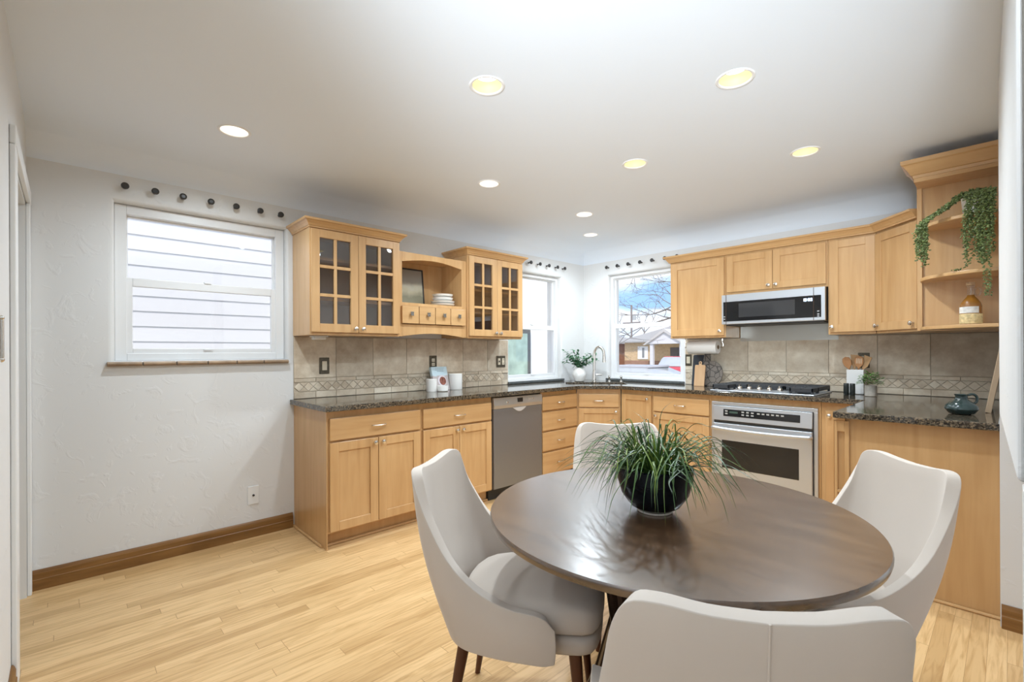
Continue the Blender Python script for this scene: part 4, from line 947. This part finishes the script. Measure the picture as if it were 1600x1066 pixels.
p.inputs['Roughness'].default_value = .27; p.inputs['Specular IOR Level'].default_value = 1.0; p.inputs['Coat Weight'].default_value = .6; p.inputs['Coat Roughness'].default_value = .22; p.inputs['Coat IOR'].default_value = 1.6
b = MB(); b.lathe([(TR-.012, TZ-.026), (TR-.003, TZ-.022), (TR, TZ-.012), (TR, TZ-.004), (TR-.003, TZ), (.001, TZ)], 96); b.build('top', m, TB, smooth=True)
b = MB(); b.lathe([(.335, TZ-.055), (.335, TZ-.0265)], 48); b.build('apron_ring', WALNUT, TB)
for k in range(24):
    a = 2*PI*k/24; b = MB(); Mx = Matrix.Rotation(a, 4, 'Z'); rings = []
    for z, rad in ((.045, .28), (.20, .215), (.38, .165), (.53, .185), (.69, .31)):
        rings.append([Mx @ Vector((rad+dx, dy, z)) for dx, dy in ((-.016, -.011), (.016, -.011), (.016, .011), (-.016, .011))])
    b.loft(rings); b.build('slat', mat('slat_dark', (.050, .026, .015), .45), TB)
b = MB(); b.lathe([(.300, 0), (.305, .01), (.300, .045), (.001, .045)], 48); b.build('base', WALNUT, TB, smooth=True)

# bowl of grass on the table
GP = thing('potted_grass', 'black glazed bowl of long grassy foliage in the middle of the table', 'plant', (TX-.018, TY-.045, TZ+.0005))
b = MB(); b.lathe([(.050, .006), (.078, .022), (.104, .060), (.116, .105), (.118, .140), (.112, .143), (.110, .135), (.095, .10), (.001, .09)], 40); b.build('bowl', mat('bowl_black', (.004, .005, .008), .06, spec=.2), GP, smooth=True)
b = MB(); b.lathe([(.052, 0), (.054, .002), (.053, .0065), (.03, .0065)], 32); b.build('foot', mat('bare_clay', (.50, .44, .38), .8), GP, smooth=True)
gb = MB(); rg = random.Random(21)
def blade(P, w):
    Q = catmull(P, 5); L = len(Q); prev = None; Vp = None
    for i, q in enumerate(Q):
        d = (Q[min(i+1, L-1)]-Q[max(i-1, 0)]); s = d.cross(Vector((0, 0, 1)))
        if s.length < 1e-5: s = Vector((1, 0, 0))
        s.normalize(); u = i/(L-1); ww = w*(.75+.5*u if u < .4 else .95*(1-((u-.4)/.6)**1.6)+.03)
        n_ = s.cross(d).normalized()*ww*.35
        V = [gb.bm.verts.new(q-s*ww*.5+n_), gb.bm.verts.new(q), gb.bm.verts.new(q+s*ww*.5+n_)]
        if Vp: gb.bm.faces.new((Vp[0], Vp[1], V[1], V[0])); gb.bm.faces.new((Vp[1], Vp[2], V[2], V[1]))
        Vp = V
for k in range(290):
    a = rg.uniform(0, 2*PI); r0 = rg.uniform(.005, .080); q_ = rg.random()
    if q_ < .27: reach = rg.uniform(.03, .13); hgt = rg.uniform(.07, .15); end = hgt*rg.uniform(.75, 1.15)
    elif q_ < .90: reach = rg.uniform(.12, .285); hgt = rg.uniform(.03, .12); end = hgt*rg.uniform(-.6, .55)
    else: reach = rg.uniform(.12, .26); hgt = rg.uniform(.02, .07); end = rg.uniform(-.12, -.05)
    c0, s0 = math.cos(a), math.sin(a); tw = rg.uniform(-.5, .5); ca, sa = math.cos(a+tw), math.sin(a+tw)
    z0 = .12; zt = z0+hgt; ze = max(z0+end, .012)
    blade([(c0*r0, s0*r0, z0-.015), (c0*(r0+reach*.22), s0*(r0+reach*.22), z0+(zt-z0)*.62), ((c0+ca)/2*(r0+reach*.55), (s0+sa)/2*(r0+reach*.55), max(zt, ze)), (ca*(r0+reach*.82), sa*(r0+reach*.82), zt*.55+ze*.45), (ca*(r0+reach), sa*(r0+reach), ze)], rg.uniform(.0032, .0066))
for a, h, rch in ((1.2, .235, .06), (.2, .20, .10), (2.6, .19, .12), (-.5, .17, .13)):
    blade([(0, 0, .11), (math.cos(a)*rch*.3, math.sin(a)*rch*.3, .11+h*.5), (math.cos(a)*rch*.5, math.sin(a)*rch*.5, .11+h*.85), (math.cos(a)*rch*1.3, math.sin(a)*rch*1.3, .11+h)], .004)
GM, t, p = newmat('grass_blade'); g_ = N(t, 'ShaderNodeNewGeometry'); r = N(t, 'ShaderNodeValToRGB'); e = r.color_ramp.elements; e[0].color = (.020, .052, .016, 1); e[1].color = (.22, .30, .045, 1); q = e.new(.6); q.color = (.065, .14, .025, 1)
t.links.new(g_.outputs['Random Per Island'], r.inputs['Fac']); t.links.new(r.outputs['Color'], p.inputs['Base Color']); p.inputs['Roughness'].default_value = .35
gb.build('foliage', GM, GP, smooth=True, angle=3)

# ------------------------------------------------------------------ dining chairs (local: faces +y)
def chair(lab, x, y, face):
    t = thing('dining_chair', lab, 'chair', (x, y, 0), math.atan2(face[1], face[0])-PI/2, 'cream dining chairs')
    # shell: outer lower rim and upper edge, centre back -> front end
    low = [(0, -.235, .345), (.07, -.233, .345), (.135, -.215, .345), (.185, -.180, .345), (.213, -.140, .345), (.228, -.090, .345), (.236, -.04, .345), (.241, .01, .345), (.243, .06, .345), (.243, .105, .345), (.240, .138, .352)]
    top = [(0, -.345, .860), (.078, -.343, .864), (.150, -.334, .872), (.196, -.316, .862), (.219, -.291, .815), (.231, -.248, .725), (.241, -.185, .625), (.246, -.100, .548), (.250, .000, .505), (.246, .100, .487), (.240, .140, .450)]
    lo = catmull(low, 4); up = catmull(top, 4); n = len(lo); rows = 14; th = .034
    full = [Vector((-p.x, p.y, p.z)) for p in reversed(lo[1:])]+lo; fullu = [Vector((-p.x, p.y, p.z)) for p in reversed(up[1:])]+up
    def outer(i, v):
        a, c_ = full[i], fullu[i]; q = a.lerp(c_, v); h = c_.z-a.z
        bl_ = .045*math.sin(PI*v)*min(1, h/.5)
        d = Vector((q.x*.25, q.y-.05, 0)); d.normalize()
        return q+d*bl_*.55
    G = [[outer(i, j/rows) for i in range(len(full))] for j in range(rows+1)]
    m_ = len(full)
    b = MB(); V = [[b.bm.verts.new(p) for p in r_] for r_ in G]
    for j in range(rows):
        for i in range(m_-1): b.bm.faces.new((V[j][i], V[j][i+1], V[j+1][i+1], V[j+1][i]))
    o = b.build('backrest', FABRIC, t, smooth=True, angle=3)
    s = o.modifiers.new('thick', 'SOLIDIFY'); s.thickness = th; s.offset = -1; s.use_even_offset = False; s.use_rim = True
    bv = o.modifiers.new('round', 'BEVEL'); bv.width = .0155; bv.segments = 4; bv.limit_method = 'ANGLE'; bv.angle_limit = math.radians(50)
    # back centre seam
    q = MB(); mid = m_//2; P = [G[j][mid]+Vector((0, -.0005, 0)) for j in range(0, rows+1)]; q.tube(P, .0022, 6); q.build('back_seam', FABRIC, o, smooth=True)
    # seat cushion and its base
    def outline(g, fy=0): 
        pts = [(-.195, .19), (-.185, .255), (-.10, .274), (0, .278), (.10, .274), (.185, .255), (.195, .19), (.200, .05), (.190, -.10), (.13, -.175), (0, -.195), (-.13, -.175), (-.190, -.10), (-.200, .05)]
        return [(p[0]*(1-g/.22), (p[1]-.05)*(1-g/.25)+.05+fy) for p in pts]
    b = MB(); rings = []
    for g, z in ((.02, .405), (.004, .412), (0, .430), (.0, .462), (.008, .484), (.03, .496), (.08, .503), (.15, .506)):
        rings.append([Vector((p[0], p[1], z-(.012*max(0, (p[1]-.2)/.1) if z > .45 else 0))) for p in outline(g)])
    b.loft(rings); b.build('seat', FABRIC, t, smooth=True, sub=1, angle=3)
    b = MB(); b.loft([[Vector((p[0], p[1], z)) for p in outline(g)] for g, z in ((.03, .345), (.012, .348), (.006, .36), (.006, .398), (.02, .404))]); b.build('seat_base', FABRIC, t, smooth=True, sub=1, angle=3)
    for sx, sy, ox, oy in ((-1, 1, .015, .03), (1, 1, .015, .03), (-1, -1, .035, -.06), (1, -1, .035, -.06)):
        b = MB(); p0 = Vector((sx*.155, .19 if sy > 0 else -.155, .346)); p1 = Vector((sx*(.155+ox), p0.y+oy, 0)); b.tube([p1, p0.lerp(p1, .5), p0], [.010, .015, .020], 14); b.build('leg', WALNUT, t, smooth=True)
    return t
def place(lab, back, face):
    """back: where the top of the backrest stands; face: the way the sitter looks"""
    f = Vector(face).normalized(); c = Vector(back)+f*.335
    chair(lab, c.x, c.y, f)
def to_table(p): return (TX-p[0], TY-p[1])
place('cream upholstered dining chair at the left of the table, seen from its side', (2.125, -3.610), (.82, .57))
place('cream dining chair on the far side of the table, behind the grass bowl', (2.10, -2.42), (.69, -.72))
place('cream dining chair at the right of the table, in front of the peninsula', (3.322, -2.432), (-.72, -.69))
place('nearest cream dining chair, seen from behind with its back seam', (3.305, -3.812), (-.61, .79))

# ------------------------------------------------------------------ outside
GZ = -.6
b = MB(); b.box(-90, 60, .25, 140, GZ-.2, GZ); b.box(-90, -.25, -60, .25, GZ-.2, GZ); struct(b.build('ground', mat('dry_lawn', (.46, .44, .36), .9, var=.2, vscale=1)))
b = MB(); b.box(-90, 60, 14, 24, GZ, GZ+.02); struct(b.build('street', mat('asphalt', (.28, .28, .29), .9)))
# neighbouring house close beside the left windows
NH = thing('neighbor_house', 'white lap sided house close outside the left windows', 'house', (-1.42, 0, 0))
b = MB(); ex = .1265; z = 2.363-24*.1265
while z < 3.3:
    b.loft([[Vector((0, y, z)), Vector((.007, y, z)), Vector((.0, y, z+ex)), Vector((-.05, y, z+ex)), Vector((-.05, y, z))] for y in (-9, -.25)]); z += ex
b.box(-.30, -.05, -9, .93, GZ, 3.3)
b.build('siding', mat('white_siding', (.78, .775, .79), .6), NH)
b = MB(); b.box(-.02, .35, -9, 1.1, 3.305, 3.37); b.build('eave', mat('eave_grey', (.62, .64, .67), .6), NH)
b = MB(); b.box(-.049, .0, -.248, .93, GZ, 3.3); b.build('smooth_wall_panel', mat('white_panel', (.86, .86, .87), .6), NH)
b = MB(); b.box(.0, .03, -.20, .50, .55, 1.58); wf = b.build('window_frame', mat('dark_frame', (.10, .10, .10), .5), NH)
b = MB(); b.box(.03, .036, -.14, .43, .61, 1.52); b.build('pane', mat('mint_reflection_pane', (.42, .55, .47), .1, var=.25, vscale=5), wf)  # mint tint puts the street's reflection into the glass colour
# brick house across the street
BH = thing('brick_house', 'tan brick house with a white gabled porch across the street', 'house', (0, 0, 0))
def hx(px, Y_):   # where a sight line through the far window meets the depth Y_ (used once to survey the house)
    r_ = Fv+Rv*((px-800)/736.05); k_ = (Y_+4.5463)/r_.y; return 3.5479+r_.x*k_
YF_ = 38.0
xa, xb, xp0, xp1 = hx(976, YF_), hx(1075, YF_)+6, hx(1022, YF_), hx(1058, YF_)
brick = lambda nm, c1, c2: mat(nm, c1, .9, var=.15, vscale=6)
b = MB(); b.box(xa, xb, YF_, YF_+9, GZ+.9, 2.15); b.build('upper_brick', brick('tan_brick', (.55, .40, .25), 0), BH)
b = MB(); b.box(xa-.02, xb+.02, YF_-.03, YF_+9.02, GZ, GZ+.9); b.build('brick_wainscot', brick('brown_brick', (.30, .17, .12), 0), BH)
xm = (xa+xb)/2
b = MB(); b.loft([[Vector((xa-.6, YF_-.6, 2.13)), Vector((xb+.6, YF_-.6, 2.13)), Vector((xb+.6, YF_+9.6, 2.13)), Vector((xa-.6, YF_+9.6, 2.13))], [Vector((xa-.6, YF_-.6, 2.25)), Vector((xb+.6, YF_-.6, 2.25)), Vector((xb+.6, YF_+9.6, 2.25)), Vector((xa-.6, YF_+9.6, 2.25))], [Vector((xa+4, YF_+4.4, 4.2)), Vector((xb-4, YF_+4.4, 4.2)), Vector((xb-4, YF_+4.6, 4.2)), Vector((xa+4, YF_+4.6, 4.2))]]); b.build('roof', mat('grey_shingle', (.30, .295, .30), .9), BH)
xg0, xg1 = hx(1012, YF_-2), hx(1070, YF_-2); xgm = (xg0+xg1)/2
b = MB(); b.prism_xz([(xg0, 1.95), (xg1, 1.95), (xgm, 3.05)], YF_-2.2, YF_+2); gb_ = b.build('porch_gable', mat('porch_white', (.62, .62, .68), .7), BH)
for xx in (xg0+.45, xg1-.3):
    b = MB(); b.box(xx-.16, xx+.16, YF_-2.1, YF_-1.8, GZ, 1.95); b.build('porch_column', mat('porch_white', (0, 0, 0)), BH)
b = MB(); b.prism_xz([(xg0-.35, 1.85), (xg0-.1, 1.85), (xgm, 3.05), (xg1+.1, 1.85), (xg1+.35, 1.85), (xgm, 3.35)], YF_-2.35, YF_+2); b.build('porch_roof', mat('roof_white_edge', (.50, .49, .50), .8), BH)
x0w, x1w = hx(997, YF_), hx(1013, YF_)
b = MB(); b.box(x0w, x1w, YF_-.08, YF_, .45, 1.75); wf = b.build('house_window', mat('house_window_white', (.75, .75, .78), .6), BH)
b = MB(); b.box(x0w+.45*(x1w-x0w), x0w+.65*(x1w-x0w), YF_-.1, YF_-.08, .6, 1.6); b.build('pane', mat('house_pane', (.22, .23, .25), .3), wf)
b = MB(); xd = hx(1048, YF_); b.box(xd, xd+1.3, YF_-.08, YF_, GZ, 1.6); b.build('front_door', mat('house_door_dark', (.10, .09, .10), .6), BH)
RH = thing('red_brick_house', 'plain red brick house left of the porch house across the street', 'house', (0, 0, 0))
b = MB(); b.box(xa-11, xa-2.0, YF_-.5, YF_+8, GZ, 2.1); b.build('wall', brick('red_brick', (.42, .20, .13), 0), RH)
b = MB(); b.loft([[Vector((xa-11.5, YF_-1, 2.1)), Vector((xa-1.5, YF_-1, 2.1)), Vector((xa-1.5, YF_+8.5, 2.1)), Vector((xa-11.5, YF_+8.5, 2.1))], [Vector((xa-8, YF_+3.5, 3.4)), Vector((xa-5, YF_+3.5, 3.4)), Vector((xa-5, YF_+4, 3.4)), Vector((xa-8, YF_+4, 3.4))]]); b.build('roof', mat('grey_shingle', (0, 0, 0)), RH)
# utility pole
UP_ = thing('utility_pole', 'wooden utility pole with a transformer against the sky', 'pole', (hx(987, 50), 50, GZ))
b = MB(); b.tube([(0, 0, 0), (0, 0, 8.0)], .13, 10); b.build('post', mat('pole_wood', (.24, .21, .20), .9), UP_)
b = MB(); b.box(-1.3, 1.3, -.08, .08, 5.55, 5.72); b.build('crossarm', mat('pole_wood', (0, 0, 0)), UP_)
b = MB(); b.lathe([(.26, 6.0), (.26, 6.7), (.15, 6.75)], 14, (.42, 0, 0)); b.build('transformer', mat('transformer_grey', (.40, .42, .44), .6), UP_)
# bare tree over the far window, and hedge twigs beyond the neighbour's corner
BARK = mat('bark', (.19, .165, .155), .9)
def tree(lab, base, hgt, seed, spread=.55, depth=6, r0=.16, lean=(0, 0), name='bare_tree', grp=None):
    t = thing(name, lab, 'tree', base); b = MB(); rg = random.Random(seed)
    def grow(p, d, L, r_, k):
        q = p+d*L; m_ = p.lerp(q, .5)+Vector((rg.uniform(-1, 1), rg.uniform(-1, 1), 0))*L*.06
        b.tube([p, m_, q], [r_, r_*.85, r_*.7], 5, caps=False)
        if k == 0: return
        for _ in range(rg.choice((2, 3))):
            nd = (d+Vector((rg.uniform(-1, 1), rg.uniform(-1, 1), rg.uniform(-.5, .6)))*spread*1.25).normalized(); grow(q, nd, L*rg.uniform(.62, .85), r_*.62, k-1)
    grow(Vector((0, 0, 0)), Vector((lean[0], lean[1], 1)).normalized(), hgt*.36, r0, depth); b.build('branches', BARK, t); return t
tree('bare winter tree whose branches reach across the far window', (hx(1080, 9.5), 9.5, GZ), 5.4, 11, .95, 7, .12, (-.05, 0))
tree('bare winter tree far off behind the porch house roof', (hx(1000, 56), 56, GZ), 7.5, 8, .6, 5, .2)
tree('bare bush seen past the corner of the white sided house', (hx(864, 6.2), 6.2, GZ), 4.6, 3, .5, 5, .05)
OB = thing('orange_brick_house', 'orange brick house glimpsed past the corner of the white sided house', 'house', (0, 0, 0))
b = MB(); b.box(hx(862, 22)-9, hx(871, 22), 22.5, 28, GZ, 1.1); b.build('wall', brick('orange_brick', (.42, .17, .09), 0), OB)
b = MB(); b.prism_xz([(hx(862, 22)-9.6, 1.1), (hx(871, 22)+.4, 1.1), (hx(862, 22)-4, 3.2)], 22.2, 28.3); b.build('roof', mat('brown_shingle', (.16, .13, .12), .9), OB)
# cars
def car(lab, x, y, rz, paint, roof_z=1.42):
    t = thing('car', lab, 'car', (x, y, GZ+.02), rz); b = MB()
    rings = []
    for wy in (-.88, -.80, .80, .88):
        k = 0 if abs(wy) < .85 else 1; s = .06*k
        rings.append([Vector((px, wy, pz-s*(pz > .5))) for px, pz in ((-2.2, .35), (-2.25, .75), (-1.95, .98), (-.9, 1.02), (1.0, 1.02), (1.95, .90), (2.2, .70), (2.2, .35))])
    b.loft(rings); b.build('body', paint, t, bevel=.05, smooth=True)
    b = MB(); rings = []
    for wy, g in ((-.78, 0), (-.62, 1), (.62, 1), (.78, 0)):
        rings.append([Vector(p) for p in ((-1.75, wy, 1.0), (-1.0-.1*g, wy, roof_z-.10*(1-g)), (.1, wy, roof_z-.02-.08*(1-g)), (1.15, wy, 1.0))])
    b.loft(rings); b.build('cabin_windows', mat('car_glass_painted_sky', (.38, .40, .43), .15), t, bevel=.04, smooth=True)  # pale glass colour carries a painted sky reflection
    b = MB(); b.box(-1.08, .16, -.63, .63, roof_z-.03, roof_z+.03); b.build('roof', paint, t, bevel=.04, smooth=True)
    for wx in (-1.4, 1.4):
        for wy in (-.82, .82):
            b = MB(); b.lathe([(.33, -.10), (.33, .10)], 20, M=Matrix.Translation((wx, wy, .33)) @ Matrix.Rotation(PI/2, 4, 'X')); b.build('wheel', BLACKM, t)
car('pale silver car parked right outside the far window', hx(1022, 6.9), 6.9, math.radians(4), mat('silver_paint', (.42, .41, .44), .25, .3), 1.42)
car('red car parked across the street in front of the porch', hx(1064, 21), 21, math.radians(100), mat('red_paint', (.45, .04, .06), .25), 1.5)
